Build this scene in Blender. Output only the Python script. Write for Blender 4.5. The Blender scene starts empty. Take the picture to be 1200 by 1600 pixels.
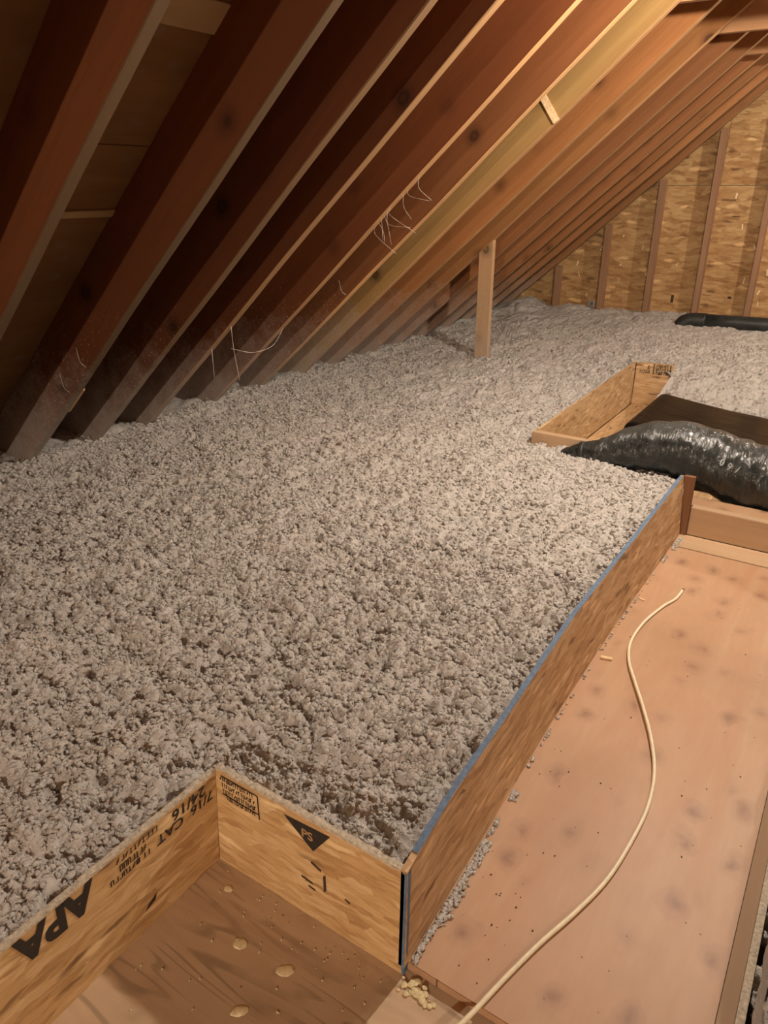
import bpy, bmesh, math, random
import numpy as np
from mathutils import Vector, Matrix

random.seed(7)
rng = np.random.default_rng(7)
scene = bpy.context.scene
COL = scene.collection

# ------------------------------------------------------------------ camera
YAW, PITCH = math.radians(33.2), math.atan2(509, 1140)
cam_data = bpy.data.cameras.new('camera')
cam = bpy.data.objects.new('camera', cam_data)
COL.objects.link(cam)
cam_data.sensor_fit = 'VERTICAL'
cam_data.sensor_height = 36.0
cam_data.sensor_width = 27.0
cam_data.lens = 1140 / 1600 * 36.0
cam_data.clip_start = 0.02
cam.location = (0, 0, 1.2)
cam.rotation_euler = (math.pi / 2 - PITCH, 0, YAW)
scene.camera = cam

# ------------------------------------------------------------------ world, exposure
world = bpy.data.worlds.new('world')
scene.world = world
world.use_nodes = True
world.node_tree.nodes['Background'].inputs[0].default_value = (0.02, 0.018, 0.015, 1)
world.node_tree.nodes['Background'].inputs[1].default_value = 0.3
vs = scene.view_settings
vs.view_transform = 'Standard'
vs.look = 'None'
vs.gamma = 1.0
vs.use_curve_mapping = False
vs.exposure = 0.14
# the attic is lit by bare bulbs: (place, emission strength); built further down
BULBS = [((-0.20, 2.45, 1.80), 3700.0), ((0.8, -3.4, 1.75), 8000.0), ((0.7, 5.05, 1.72), 2500.0)]
BULB_COLOUR = (1.0, 0.88, 0.735)

# ------------------------------------------------------------------ small node helper
class NT:
    def __init__(self, name):
        self.m = bpy.data.materials.new(name)
        self.m.use_nodes = True
        self.t = self.m.node_tree
        self.b = self.t.nodes['Principled BSDF']
    def n(self, typ, **kw):
        nd = self.t.nodes.new(typ)
        for k, v in kw.items():
            if k.startswith('i_'):
                key = k[2:]
                key = int(key) if key.isdigit() else key.replace('_', ' ')
                nd.inputs[key].default_value = v
            else:
                setattr(nd, k, v)
        return nd
    def l(self, a, b):
        self.t.links.new(a, b)
    def math(self, op, a, b=None, c=None, clamp=False):
        nd = self.n('ShaderNodeMath', operation=op, use_clamp=clamp)
        for i, v in enumerate((a, b, c)):
            if v is None: continue
            if isinstance(v, (int, float)): nd.inputs[i].default_value = v
            else: self.l(v, nd.inputs[i])
        return nd.outputs[0]
    def mix(self, f, a, b, mode='MIX'):
        nd = self.n('ShaderNodeMix', data_type='RGBA', blend_type=mode)
        for s, v in ((0, f), (6, a), (7, b)):
            if isinstance(v, (int, float)): nd.inputs[s].default_value = v
            elif isinstance(v, tuple): nd.inputs[s].default_value = v + (1,) if len(v) == 3 else v
            else: self.l(v, nd.inputs[s])
        return nd.outputs[2]
    def ramp(self, f, stops, interp='LINEAR'):
        nd = self.n('ShaderNodeValToRGB')
        cr = nd.color_ramp
        cr.interpolation = interp
        while len(cr.elements) < len(stops): cr.elements.new(0.5)
        for e, (p, c) in zip(cr.elements, stops):
            e.position = p
            e.color = (c, c, c, 1) if isinstance(c, (int, float)) else tuple(c) + (1,)
        self.l(f, nd.inputs[0])
        return nd.outputs[0]
    def mapping(self, vec, scale=(1, 1, 1), loc=(0, 0, 0), rot=(0, 0, 0)):
        nd = self.n('ShaderNodeMapping')
        nd.inputs['Scale'].default_value = scale
        nd.inputs['Location'].default_value = loc
        nd.inputs['Rotation'].default_value = rot
        self.l(vec, nd.inputs[0])
        return nd.outputs[0]
    def noise(self, vec, scale, detail=4, rough=0.55, dist=0.0):
        nd = self.n('ShaderNodeTexNoise')
        nd.inputs['Scale'].default_value = scale
        nd.inputs['Detail'].default_value = detail
        nd.inputs['Roughness'].default_value = rough
        nd.inputs['Distortion'].default_value = dist
        self.l(vec, nd.inputs['Vector'])
        return nd
    def bump(self, h, strength, dist=0.002):
        nd = self.n('ShaderNodeBump')
        nd.inputs['Strength'].default_value = strength
        nd.inputs['Distance'].default_value = dist
        self.l(h, nd.inputs['Height'])
        self.l(nd.outputs[0], self.b.inputs['Normal'])
    def offset_coords(self, kind='Object'):
        tc = self.n('ShaderNodeTexCoord')
        oi = self.n('ShaderNodeObjectInfo')
        cmb = self.n('ShaderNodeCombineXYZ')
        r = oi.outputs['Random']
        self.l(self.math('MULTIPLY', r, 31.0), cmb.inputs[0])
        self.l(self.math('MULTIPLY', r, 57.0), cmb.inputs[1])
        self.l(self.math('MULTIPLY', r, 13.0), cmb.inputs[2])
        add = self.n('ShaderNodeVectorMath', operation='ADD')
        self.l(tc.outputs[kind], add.inputs[0])
        self.l(cmb.outputs[0], add.inputs[1])
        return add.outputs[0], oi

MATS = {}

def mat_lumber(name, c1, c2, axis='X', knots=True, dust=0.0, rough=0.75, tint=False, dust_top=0.75):
    if name in MATS: return MATS[name]
    k = NT(name)
    v, oi = k.offset_coords('Object')
    st = {'X': (1, 1, 1), 'Y': (1, 1, 1), 'Z': (1, 1, 1)}[axis]
    def along(a, b):
        return {'X': (a, b, b), 'Y': (b, a, b), 'Z': (b, b, a)}[axis]
    w = k.noise(v, 1.7, 3)
    wv = k.n('ShaderNodeVectorMath', operation='MULTIPLY_ADD')
    k.l(w.outputs['Color'], wv.inputs[0])
    wv.inputs[1].default_value = (0.03, 0.03, 0.03)
    k.l(v, wv.inputs[2])
    vv = wv.outputs[0]
    g1 = k.noise(k.mapping(vv, along(1.2, 26)), 1.0, 5, 0.6, 0.6)
    g2 = k.noise(k.mapping(vv, along(6, 190)), 1.0, 3, 0.6)
    g3 = k.noise(k.mapping(v, along(0.8, 4)), 1.0, 3)
    f = k.math('ADD', k.math('MULTIPLY', g1.outputs[0], 0.7), k.math('MULTIPLY', g2.outputs[0], 0.3))
    col = k.mix(k.ramp(f, [(0.3, 0.0), (0.7, 1.0)]), c2, c1)
    col = k.mix(k.math('MULTIPLY', k.ramp(g3.outputs[0], [(0.38, 0.0), (0.62, 1.0)]), 0.5), col,
                tuple(x * 0.62 for x in c1))
    if knots:
        vo = k.n('ShaderNodeTexVoronoi', feature='F1', i_Scale=1.0, i_Randomness=1.0)
        k.l(k.mapping(v, along(3.6, 4.3)), vo.inputs['Vector'])
        d = vo.outputs['Distance']
        rings = k.math('SINE', k.math('MULTIPLY', d, 75.0))
        kn = k.ramp(d, [(0.0, 1.0), (0.09, 0.95), (0.13, 0.4), (0.24, 0.0)])
        kc = k.mix(k.math('MULTIPLY_ADD', rings, 0.5, 0.5), tuple(x * 0.28 for x in c2), tuple(x * 0.55 for x in c2))
        col = k.mix(kn, col, kc)
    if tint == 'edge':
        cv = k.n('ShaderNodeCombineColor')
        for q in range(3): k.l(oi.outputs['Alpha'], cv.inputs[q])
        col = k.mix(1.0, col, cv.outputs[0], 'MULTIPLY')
    elif tint:
        col = k.mix(1.0, col, oi.outputs['Color'], 'MULTIPLY')
    if dust > 0:
        gm = k.n('ShaderNodeNewGeometry')
        sp = k.n('ShaderNodeSeparateXYZ')
        k.l(gm.outputs['Position'], sp.inputs[0])
        nz = k.noise(gm.outputs['Position'], 9.0, 6, 0.75)
        hz = k.math('MULTIPLY_ADD', nz.outputs[0], 0.9, k.math('MULTIPLY', sp.outputs[2], -1.25))
        fz = k.ramp(k.math('ADD', hz, 0.45), [(0.12, 0.0), (0.75, dust)])
        col = k.mix(fz, col, (0.42, 0.36, 0.31))
        sp_n = k.noise(gm.outputs['Position'], 120.0, 2, 0.6)
        spk = k.ramp(sp_n.outputs[0], [(0.655, 0.0), (0.69, 1.0)])
        fz2 = k.ramp(k.math('ADD', hz, 0.75), [(0.15, 0.0), (0.7, 0.8)])
        col = k.mix(k.math('MULTIPLY', spk, fz2), col, (0.55, 0.5, 0.44))
    k.l(col, k.b.inputs['Base Color'])
    k.b.inputs['Roughness'].default_value = rough
    k.b.inputs['Specular IOR Level'].default_value = 0.3
    k.bump(f, 0.35, 0.0015)
    MATS[name] = k.m
    return k.m

def mat_osb(name, cols, dark=(0.14, 0.07, 0.03), grey=0.0, stretch=(17, 112), pale=0.7, rough=0.7):
    if name in MATS: return MATS[name]
    k = NT(name)
    v, oi = k.offset_coords('UV')
    nz = k.noise(v, 14.0, 3)
    wv = k.n('ShaderNodeVectorMath', operation='MULTIPLY_ADD')
    k.l(nz.outputs['Color'], wv.inputs[0])
    wv.inputs[1].default_value = (0.03, 0.03, 0)
    k.l(v, wv.inputs[2])
    vv = wv.outputs[0]
    parts = []
    for a, off in ((0.30, 0.0), (-0.42, 3.3)):
        nn = k.noise(k.mapping(vv, (stretch[0], stretch[1], 1), (off, off, 0), (0, 0, a)), 1.0, 3, 0.55, 0.7)
        parts.append(nn.outputs[0])
    rnd = []
    for a, off, sc in ((0.22, 1.7, 1.0), (-0.5, 5.1, 0.8), (0.75, 9.3, 0.9)):
        vo = k.n('ShaderNodeTexVoronoi', voronoi_dimensions='2D', feature='F1', i_Scale=1.0, i_Randomness=1.0)
        k.l(k.mapping(vv, (stretch[0] * sc, stretch[1] * 0.7 * sc, 1), (off, off, 0), (0, 0, a)), vo.inputs['Vector'])
        sp = k.n('ShaderNodeSeparateColor')
        k.l(vo.outputs['Color'], sp.inputs[0])
        edge = k.ramp(vo.outputs['Distance'], [(0.25, 1.0), (0.6, 0.0)])
        rnd.append((sp.outputs[0], sp.outputs[1], sp.outputs[2], edge))
    r01 = k.mix(k.ramp(rnd[1][1], [(0.5, 0.0), (0.56, 1.0)]), rnd[0][0], rnd[1][0])
    fac = k.math('ADD', k.math('MULTIPLY', parts[0], 0.50), k.math('MULTIPLY_ADD', parts[1], 0.42, k.math('MULTIPLY', r01, 0.36)))
    n = len(cols)
    col = k.ramp(fac, [(0.42 + 0.46 * i / max(1, n - 1), c) for i, c in enumerate(cols)])
    # occasional dark bark strand and pale strand
    col = k.mix(k.math('MULTIPLY', k.ramp(rnd[2][2], [(0.955, 0.0), (0.97, 0.7)]), rnd[2][3]), col, dark)
    col = k.mix(k.math('MULTIPLY', k.ramp(rnd[1][2], [(0.90, 0.0), (0.94, pale)]), rnd[1][3]), col, tuple(min(1, x * 1.3) for x in cols[-1]))
    fine = k.noise(k.mapping(vv, (30, 420, 1)), 1.0, 3, 0.6)
    col = k.mix(k.math('MULTIPLY', fine.outputs[0], 0.35), col, k.mix(1.0, col, (0.55, 0.45, 0.38), 'MULTIPLY'))
    big = k.noise(v, 2.5, 3)
    col = k.mix(k.ramp(big.outputs[0], [(0.4, 0.0), (0.7, 0.45)]), col, k.mix(1.0, col, (0.72, 0.62, 0.52), 'MULTIPLY'))
    k.l(col, k.b.inputs['Base Color'])
    k.b.inputs['Roughness'].default_value = rough
    k.b.inputs['Specular IOR Level'].default_value = 0.35
    h = k.math('ADD', parts[0], k.math('MULTIPLY', fine.outputs[0], 0.5))
    k.bump(h, 0.25, 0.0012)
    MATS[name] = k.m
    return k.m

def mat_ply(name, c1, c2, axis='Y', knot_amount=0.6, rough=0.55, swirl=0.6, stain=(0.2, 0.12, 0.07), figure=0.0):
    if name in MATS: return MATS[name]
    k = NT(name)
    v, oi = k.offset_coords('Object')
    sc = (7, 1.0, 1) if axis == 'Y' else (1.0, 7, 1)
    g = k.noise(k.mapping(v, sc), 1.1, 5, 0.6, swirl)
    big = k.noise(v, 2.3, 4, 0.6)
    fine = k.noise(k.mapping(v, tuple(x * 16 for x in sc)), 1.0, 3, 0.6)
    col = k.mix(k.ramp(g.outputs[0], [(0.36, 0.0), (0.64, 1.0)]), c1, c2)
    col = k.mix(k.math('MULTIPLY', k.ramp(big.outputs[0], [(0.42, 0.0), (0.7, 1.0)]), 0.55), col, tuple(x * 0.72 for x in c2))
    col = k.mix(k.math('MULTIPLY', fine.outputs[0], 0.25), col, tuple(x * 0.6 for x in c2))
    if figure > 0:      # cathedral growth lines of rotary-cut veneer
        fg = k.noise(k.mapping(v, tuple(x * 0.9 for x in sc)), 1.3, 2, 0.5, 0.4)
        ln = k.math('SINE', k.math('MULTIPLY', fg.outputs[0], 95.0))
        brk = k.noise(v, 6.0, 3)
        lf = k.math('MULTIPLY', k.ramp(ln, [(0.55, 0.0), (0.95, 1.0)]), k.ramp(brk.outputs[0], [(0.45, 0.0), (0.6, 1.0)]))
        col = k.mix(k.math('MULTIPLY', lf, figure), col, tuple(x * 0.42 for x in c2))
    # veneer knots
    nz = k.noise(v, 14.0, 3)
    wv = k.n('ShaderNodeVectorMath', operation='MULTIPLY_ADD')
    k.l(nz.outputs['Color'], wv.inputs[0])
    wv.inputs[1].default_value = (0.06, 0.06, 0.0)
    k.l(v, wv.inputs[2])
    vo = k.n('ShaderNodeTexVoronoi', voronoi_dimensions='2D', feature='F1', i_Scale=1.0, i_Randomness=0.9)
    k.l(k.mapping(wv.outputs[0], (10.5, 7.8, 1) if axis == 'Y' else (7.8, 10.5, 1)), vo.inputs['Vector'])
    sp = k.n('ShaderNodeSeparateColor')
    k.l(vo.outputs['Color'], sp.inputs[0])
    has = k.ramp(sp.outputs[0], [(0.2, 0.0), (0.75, 1.0)])
    d = vo.outputs['Distance']
    rings = k.math('MULTIPLY_ADD', k.math('SINE', k.math('MULTIPLY', d, 55.0)), 0.1, 0.9)
    kn = k.math('MULTIPLY', k.math('MULTIPLY', k.ramp(d, [(0.0, 1.0), (0.08, 0.85), (0.15, 0.4), (0.34, 0.0)]), has), rings)
    col = k.mix(k.math('MULTIPLY', kn, knot_amount), col, stain)
    # grit
    vs2 = k.n('ShaderNodeTexVoronoi', voronoi_dimensions='2D', feature='F1', i_Scale=38.0, i_Randomness=1.0)
    k.l(v, vs2.inputs['Vector'])
    sp2 = k.n('ShaderNodeSeparateColor')
    k.l(vs2.outputs['Color'], sp2.inputs[0])
    sp3 = k.math('MULTIPLY', k.ramp(vs2.outputs['Distance'], [(0.05, 1.0), (0.09, 0.0)]), k.ramp(sp2.outputs[0], [(0.96, 0.0), (0.97, 1.0)]))
    col = k.mix(k.math('MULTIPLY', sp3, 0.7), col, (0.05, 0.03, 0.02))
    k.l(col, k.b.inputs['Base Color'])
    k.b.inputs['Roughness'].default_value = rough
    k.b.inputs['Specular IOR Level'].default_value = 0.35
    k.bump(k.math('ADD', fine.outputs[0], k.math('MULTIPLY', kn, -0.6)), 0.2, 0.001)
    MATS[name] = k.m
    return k.m

def mat_plain(name, col, rough=0.6, noise_scale=40.0, var=0.25, bump=0.15, metal=0.0, spec=0.5, coat=0.0):
    if name in MATS: return MATS[name]
    k = NT(name)
    v, oi = k.offset_coords('Object')
    nz = k.noise(v, noise_scale, 4, 0.6)
    c = k.mix(k.ramp(nz.outputs[0], [(0.3, 0.0), (0.7, 1.0)]), tuple(x * (1 - var) for x in col), tuple(min(1, x * (1 + var)) for x in col))
    k.l(c, k.b.inputs['Base Color'])
    k.b.inputs['Roughness'].default_value = rough
    k.b.inputs['Metallic'].default_value = metal
    k.b.inputs['Specular IOR Level'].default_value = spec
    k.b.inputs['Coat Weight'].default_value = coat
    if bump > 0: k.bump(nz.outputs[0], bump, 0.002)
    MATS[name] = k.m
    return k.m

def mat_insulation():
    k = NT('loose_fill_insulation')
    tc = k.n('ShaderNodeTexCoord')
    v = tc.outputs['Object']
    a = k.noise(v, 55.0, 5, 0.65)
    b = k.noise(v, 5.0, 3, 0.6)
    c = k.noise(v, 260.0, 3, 0.7)
    col = k.mix(k.ramp(a.outputs[0], [(0.3, 0.0), (0.7, 1.0)]), (0.50, 0.463, 0.425), (0.71, 0.668, 0.62))
    col = k.mix(k.math('MULTIPLY', k.ramp(b.outputs[0], [(0.4, 0.0), (0.65, 1.0)]), 0.35), col, (0.64, 0.575, 0.515))
    fl = k.ramp(c.outputs[0], [(0.66, 0.0), (0.72, 1.0)])
    col = k.mix(k.math('MULTIPLY', fl, 0.55), col, (0.8, 0.76, 0.7))
    dk = k.ramp(c.outputs[0], [(0.28, 1.0), (0.36, 0.0)])
    col = k.mix(k.math('MULTIPLY', dk, 0.35), col, (0.2, 0.16, 0.13))
    k.l(col, k.b.inputs['Base Color'])
    k.b.inputs['Roughness'].default_value = 0.85
    k.b.inputs['Specular IOR Level'].default_value = 0.25
    c2_ = k.noise(v, 140.0, 4, 0.7)
    h = k.math('ADD', k.math('MULTIPLY', c2_.outputs[0], 0.8), k.math('MULTIPLY', c.outputs[0], 0.5))
    k.bump(h, 1.0, 0.007)
    return k.m

def mat_emit(name, col, strength):
    k = NT(name)
    nz = k.noise(k.n('ShaderNodeTexCoord').outputs['Object'], 5.0)
    k.l(k.mix(k.math('MULTIPLY', nz.outputs[0], 0.05), col, (1, 1, 1)), k.b.inputs['Emission Color'])
    k.b.inputs['Base Color'].default_value = (0.9, 0.9, 0.9, 1)
    k.b.inputs['Emission Strength'].default_value = strength
    return k.m

def mat_duct():
    k = NT('wrinkled_duct_jacket')
    v, oi = k.offset_coords('Object')
    a = k.noise(v, 15.0, 4, 0.55, 1.0)
    b = k.noise(k.mapping(v, (70, 22, 22)), 1.0, 4, 0.6, 1.0)
    c = k.noise(v, 6.0, 4, 0.6)
    gm = k.n('ShaderNodeNewGeometry')
    sp = k.n('ShaderNodeSeparateXYZ')
    k.l(gm.outputs['Normal'], sp.inputs[0])
    col = k.mix(k.ramp(a.outputs[0], [(0.35, 0.0), (0.7, 1.0)]), (0.007, 0.009, 0.009), (0.032, 0.039, 0.038))
    # settled dust on the upward-facing film
    du = k.math('MULTIPLY', k.ramp(sp.outputs[2], [(0.45, 0.0), (0.98, 1.0)]), k.ramp(c.outputs[0], [(0.35, 0.15), (0.65, 0.8)]))
    col = k.mix(k.math('MULTIPLY', du, 0.5), col, (0.16, 0.165, 0.155))
    k.l(col, k.b.inputs['Base Color'])
    k.l(k.ramp(c.outputs[0], [(0.35, 0.13), (0.65, 0.26)]), k.b.inputs['Roughness'])
    k.b.inputs['Specular IOR Level'].default_value = 0.7
    h = k.math('ADD', k.math('MULTIPLY', a.outputs[0], 0.6), k.math('MULTIPLY', b.outputs[0], 0.75))
    k.bump(h, 0.75, 0.012)
    return k.m

def mat_black_plastic():
    k = NT('black_plastic_film')
    v, oi = k.offset_coords('Object')
    a = k.noise(v, 5.0, 5, 0.55, 1.2)
    b = k.noise(k.mapping(v, (3, 18, 10)), 1.0, 4, 0.6, 1.5)
    col = k.mix(a.outputs[0], (0.003, 0.003, 0.0035), (0.010, 0.010, 0.011))
    k.l(col, k.b.inputs['Base Color'])
    k.b.inputs['Roughness'].default_value = 0.22
    k.b.inputs['Specular IOR Level'].default_value = 0.12
    k.bump(k.math('ADD', a.outputs[0], k.math('MULTIPLY', b.outputs[0], 0.5)), 0.3, 0.012)
    return k.m

# ------------------------------------------------------------------ materials
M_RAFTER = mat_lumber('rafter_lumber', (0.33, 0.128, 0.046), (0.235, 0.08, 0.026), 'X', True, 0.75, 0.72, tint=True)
M_RAFTER_LIT = mat_lumber('rafter_lit_edge', (0.58, 0.33, 0.15), (0.44, 0.23, 0.095), 'X', False, 0.75, 0.72, tint='edge')  # same rafter wood, paler: mostly lamp light put into the colour
M_TIE = mat_lumber('tie_lumber', (0.52, 0.29, 0.14), (0.36, 0.17, 0.075), 'X', True, 0.0, 0.75)
M_STUD = mat_lumber('stud_lumber', (0.40, 0.235, 0.14), (0.27, 0.14, 0.075), 'Z', False, 0.0, 0.8)
M_POST = mat_lumber('post_lumber', (0.60, 0.38, 0.20), (0.46, 0.26, 0.125), 'Z', True, 0.5, 0.75)
M_BOARD = mat_lumber('board_lumber', (0.56, 0.39, 0.24), (0.46, 0.29, 0.165), 'X', True, 0.0, 0.7)
M_EDGING = mat_lumber('edging_brown', (0.40, 0.26, 0.155), (0.33, 0.205, 0.115), 'Y', False, 0.0, 0.7)
M_BLOCK = mat_lumber('block_lumber', (0.26, 0.125, 0.06), (0.18, 0.08, 0.038), 'Z', False, 0.0, 0.7)
M_OSB = mat_osb('osb_dam', [(0.48, 0.29, 0.125), (0.63, 0.415, 0.195), (0.71, 0.495, 0.25), (0.81, 0.62, 0.365)])
M_OSB_LONG = mat_osb('osb_long_dam', [(0.42, 0.245, 0.12), (0.55, 0.35, 0.18), (0.62, 0.415, 0.225), (0.73, 0.53, 0.31)])
M_OSB_WALL = mat_osb('osb_wall', [(0.34, 0.18, 0.07), (0.46, 0.27, 0.11), (0.54, 0.34, 0.15), (0.62, 0.42, 0.2)], stretch=(13, 58), pale=1.0)
M_OSB_FAR = mat_osb('osb_far_box', [(0.52, 0.32, 0.15), (0.60, 0.38, 0.19), (0.66, 0.45, 0.24), (0.72, 0.52, 0.30)])
M_SHEATH = mat_ply('roof_sheathing', (0.27, 0.13, 0.04), (0.2, 0.09, 0.027), 'Y', 0.8, 0.8)
M_PATCH = mat_ply('pale_plywood', (0.50, 0.33, 0.16), (0.42, 0.26, 0.12), 'Y', 0.0, 0.8)
M_WALK = mat_ply('walkway_plywood', (0.505, 0.325, 0.20), (0.47, 0.265, 0.148), 'Y', 0.85, 0.5, 0.8, (0.24, 0.125, 0.075))
M_LOWER = mat_ply('lower_plywood', (0.62, 0.45, 0.295), (0.49, 0.335, 0.205), 'X', 0.35, 0.62, 1.2, (0.2, 0.115, 0.06), figure=0.55)
M_EDGE = mat_plain('raw_osb_edge', (0.50, 0.43, 0.33), 0.85, 160.0, 0.35, 0.5)
M_BLUE = mat_plain('blue_edge_paint', (0.105, 0.165, 0.26), 0.7, 90.0, 0.3, 0.4)
M_INK = mat_plain('black_ink', (0.025, 0.02, 0.016), 0.7, 200.0, 0.4, 0.0)
M_BARK = mat_plain('dark_bark', (0.06, 0.028, 0.014), 0.8, 200.0, 0.3, 0.2)
M_INSUL = mat_insulation()
M_DUCT = mat_duct()
M_BLACK = mat_black_plastic()
M_ABS = mat_plain('abs_pipe', (0.028, 0.032, 0.03), 0.45, 12.0, 0.4, 0.05)
M_CABLE = mat_plain('cream_cable_jacket', (0.78, 0.68, 0.48), 0.45, 60.0, 0.08, 0.05)
M_CUT = mat_plain('cable_cut_end', (0.20, 0.09, 0.04), 0.5, 200.0, 0.3, 0.0, 0.3)
M_FOAM = mat_plain('dried_foam', (0.66, 0.56, 0.33), 0.8, 120.0, 0.2, 0.6)
M_GLUE = mat_plain('glue_drip', (0.74, 0.62, 0.38), 0.5, 90.0, 0.15, 0.2)
M_WEB = mat_plain('dusty_web', (0.62, 0.56, 0.48), 0.9, 200.0, 0.2, 0.0)
M_CHIP = mat_plain('pale_wood_chip', (0.72, 0.50, 0.28), 0.8, 80.0, 0.2, 0.2)
M_STRAND = mat_plain('pale_strand', (0.80, 0.64, 0.40), 0.5, 80.0, 0.15, 0.1)
M_STEEL = mat_plain('galvanised_steel', (0.6, 0.62, 0.6), 0.35, 60.0, 0.2, 0.1, 0.8)
M_DARKPLATE = mat_plain('grey_paint', (0.12, 0.15, 0.14), 0.5, 80.0, 0.2, 0.1)
M_CYAN = mat_plain('cyan_tape', (0.05, 0.45, 0.62), 0.35, 50.0, 0.15, 0.05)
M_DUCTINK = mat_plain('pale_duct_ink', (0.24, 0.26, 0.255), 0.5, 90.0, 0.3, 0.0)
M_DRYWALL = mat_plain('drywall_back', (0.35, 0.33, 0.3), 0.9, 20.0, 0.1, 0.0)
M_PORCELAIN = mat_plain('white_porcelain', (0.8, 0.78, 0.74), 0.3, 20.0, 0.05, 0.0)

# ------------------------------------------------------------------ mesh helpers
def new_obj(name, me, mat=None, parent=None):
    o = bpy.data.objects.new(name, me)
    COL.objects.link(o)
    if mat is not None and me is not None: me.materials.append(mat)
    if parent is not None: o.parent = parent
    return o

def tag(o, label, cat, group=None, kind=None):
    o['label'] = label
    o['category'] = cat
    if group: o['group'] = group
    if kind: o['kind'] = kind
    return o

def empty(name, loc=(0, 0, 0)):
    o = bpy.data.objects.new(name, None)
    COL.objects.link(o)
    o.location = loc
    o.empty_display_size = 0.1
    return o

def struct(o):
    o['kind'] = 'structure'
    return o

def metric_uv(me):
    uv = me.uv_layers.new(name='UVMap')
    for p in me.polygons:
        n = p.normal
        ax = max(range(3), key=lambda i: abs(n[i]))
        for li in p.loop_indices:
            c = me.vertices[me.loops[li].vertex_index].co
            if ax == 0: u = (c.y, c.z)
            elif ax == 1: u = (c.x, c.z)
            else: u = (c.y, c.x)
            uv.data[li].uv = u

def box_mesh(lo, hi, bevel=0.0, name='box'):
    bm = bmesh.new()
    x0, y0, z0 = lo; x1, y1, z1 = hi
    vs_ = [bm.verts.new(p) for p in ((x0, y0, z0), (x1, y0, z0), (x1, y1, z0), (x0, y1, z0), (x0, y0, z1), (x1, y0, z1), (x1, y1, z1), (x0, y1, z1))]
    for f in ((0, 3, 2, 1), (4, 5, 6, 7), (0, 1, 5, 4), (1, 2, 6, 5), (2, 3, 7, 6), (3, 0, 4, 7)):
        bm.faces.new([vs_[i] for i in f])
    if bevel > 0:
        bmesh.ops.bevel(bm, geom=bm.edges[:], offset=bevel, segments=2, affect='EDGES', clamp_overlap=True)
    bm.normal_update()
    me = bpy.data.meshes.new(name)
    bm.to_mesh(me); bm.free()
    metric_uv(me)
    return me

def box(name, lo, hi, mat, parent=None, bevel=0.0015):
    return new_obj(name, box_mesh(lo, hi, bevel, name), mat, parent)

def mesh_from(name, verts, faces, smooth=False):
    me = bpy.data.meshes.new(name)
    me.from_pydata([tuple(map(float, v)) for v in verts], [], [tuple(f) for f in faces])
    me.update()
    if smooth:
        me.polygons.foreach_set('use_smooth', [True] * len(me.polygons))
    return me

def recalc(me):
    bm = bmesh.new(); bm.from_mesh(me)
    bmesh.ops.recalc_face_normals(bm, faces=bm.faces[:])
    bm.to_mesh(me); bm.free()

def catmull(pts, n):
    pts = [np.array(p, float) for p in pts]
    P = [2 * pts[0] - pts[1]] + pts + [2 * pts[-1] - pts[-2]]
    out = []
    for i in range(1, len(P) - 2):
        p0, p1, p2, p3 = P[i - 1], P[i], P[i + 1], P[i + 2]
        for t in np.linspace(0, 1, n, endpoint=False):
            out.append(0.5 * ((2 * p1) + (-p0 + p2) * t + (2 * p0 - 5 * p1 + 4 * p2 - p3) * t * t + (-p0 + 3 * p1 - 3 * p2 + p3) * t ** 3))
    out.append(pts[-1])
    return out

def tube_mesh(name, path, radii, seg=12, squash=1.0, up=(0, 0, 1), cap=True, wob=None):
    """ring sweep with a steady frame; radii per path point"""
    up = np.array(up, float)
    verts, faces = [], []
    n = len(path)
    frames = []
    for i, p in enumerate(path):
        t = path[min(i + 1, n - 1)] - path[max(i - 1, 0)]
        t = t / np.linalg.norm(t)
        s = np.cross(t, up)
        if np.linalg.norm(s) < 1e-4: s = np.cross(t, np.array([0, 1, 0.]))
        s /= np.linalg.norm(s)
        u = np.cross(s, t)
        frames.append((np.array(p), s, u))
        for j in range(seg):
            a = 2 * math.pi * j / seg
            r = radii[i] * (1 + (wob(i / n, a) if wob else 0))
            verts.append(p + s * math.cos(a) * r + u * math.sin(a) * r * squash)
    for i in range(n - 1):
        for j in range(seg):
            k = (j + 1) % seg
            faces.append((i * seg + j, i * seg + k, (i + 1) * seg + k, (i + 1) * seg + j))
    if cap:
        faces.append(tuple(range(seg - 1, -1, -1)))
        faces.append(tuple((n - 1) * seg + j for j in range(seg)))
    me = mesh_from(name, verts, faces, True)
    recalc(me)
    return me, frames

def blob_mesh(name, r, seed, flat=0.5, sub=3, amp=0.35, freq=1.0):
    bm = bmesh.new()
    bmesh.ops.create_icosphere(bm, subdivisions=sub, radius=1.0)
    from mathutils import noise as mn
    off = Vector((seed * 3.1, seed * 1.7, seed * 0.9))
    for v in bm.verts:
        d = 1 + amp * (mn.noise(v.co * 1.6 * freq + off) + 0.5 * mn.noise(v.co * 3.7 * freq + off))
        v.co = Vector((v.co.x * r[0] * d, v.co.y * r[1] * d, v.co.z * r[2] * d))
        if v.co.z < 0: v.co.z *= flat
    me = bpy.data.meshes.new(name)
    bm.to_mesh(me); bm.free()
    me.polygons.foreach_set('use_smooth', [True] * len(me.polygons))
    return me

def text_mesh(txt, size, bold=0.02):
    cu = bpy.data.curves.new('lettering', 'FONT')
    cu.body = txt
    cu.size = size
    cu.offset = size * bold
    cu.align_x = 'LEFT'
    cu.resolution_u = 3
    o = bpy.data.objects.new('lettering', cu)
    COL.objects.link(o)
    dg = bpy.context.evaluated_depsgraph_get()
    me = bpy.data.meshes.new_from_object(o.evaluated_get(dg))
    bpy.data.objects.remove(o)
    bpy.data.curves.remove(cu)
    me.materials.clear()
    return me

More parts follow.
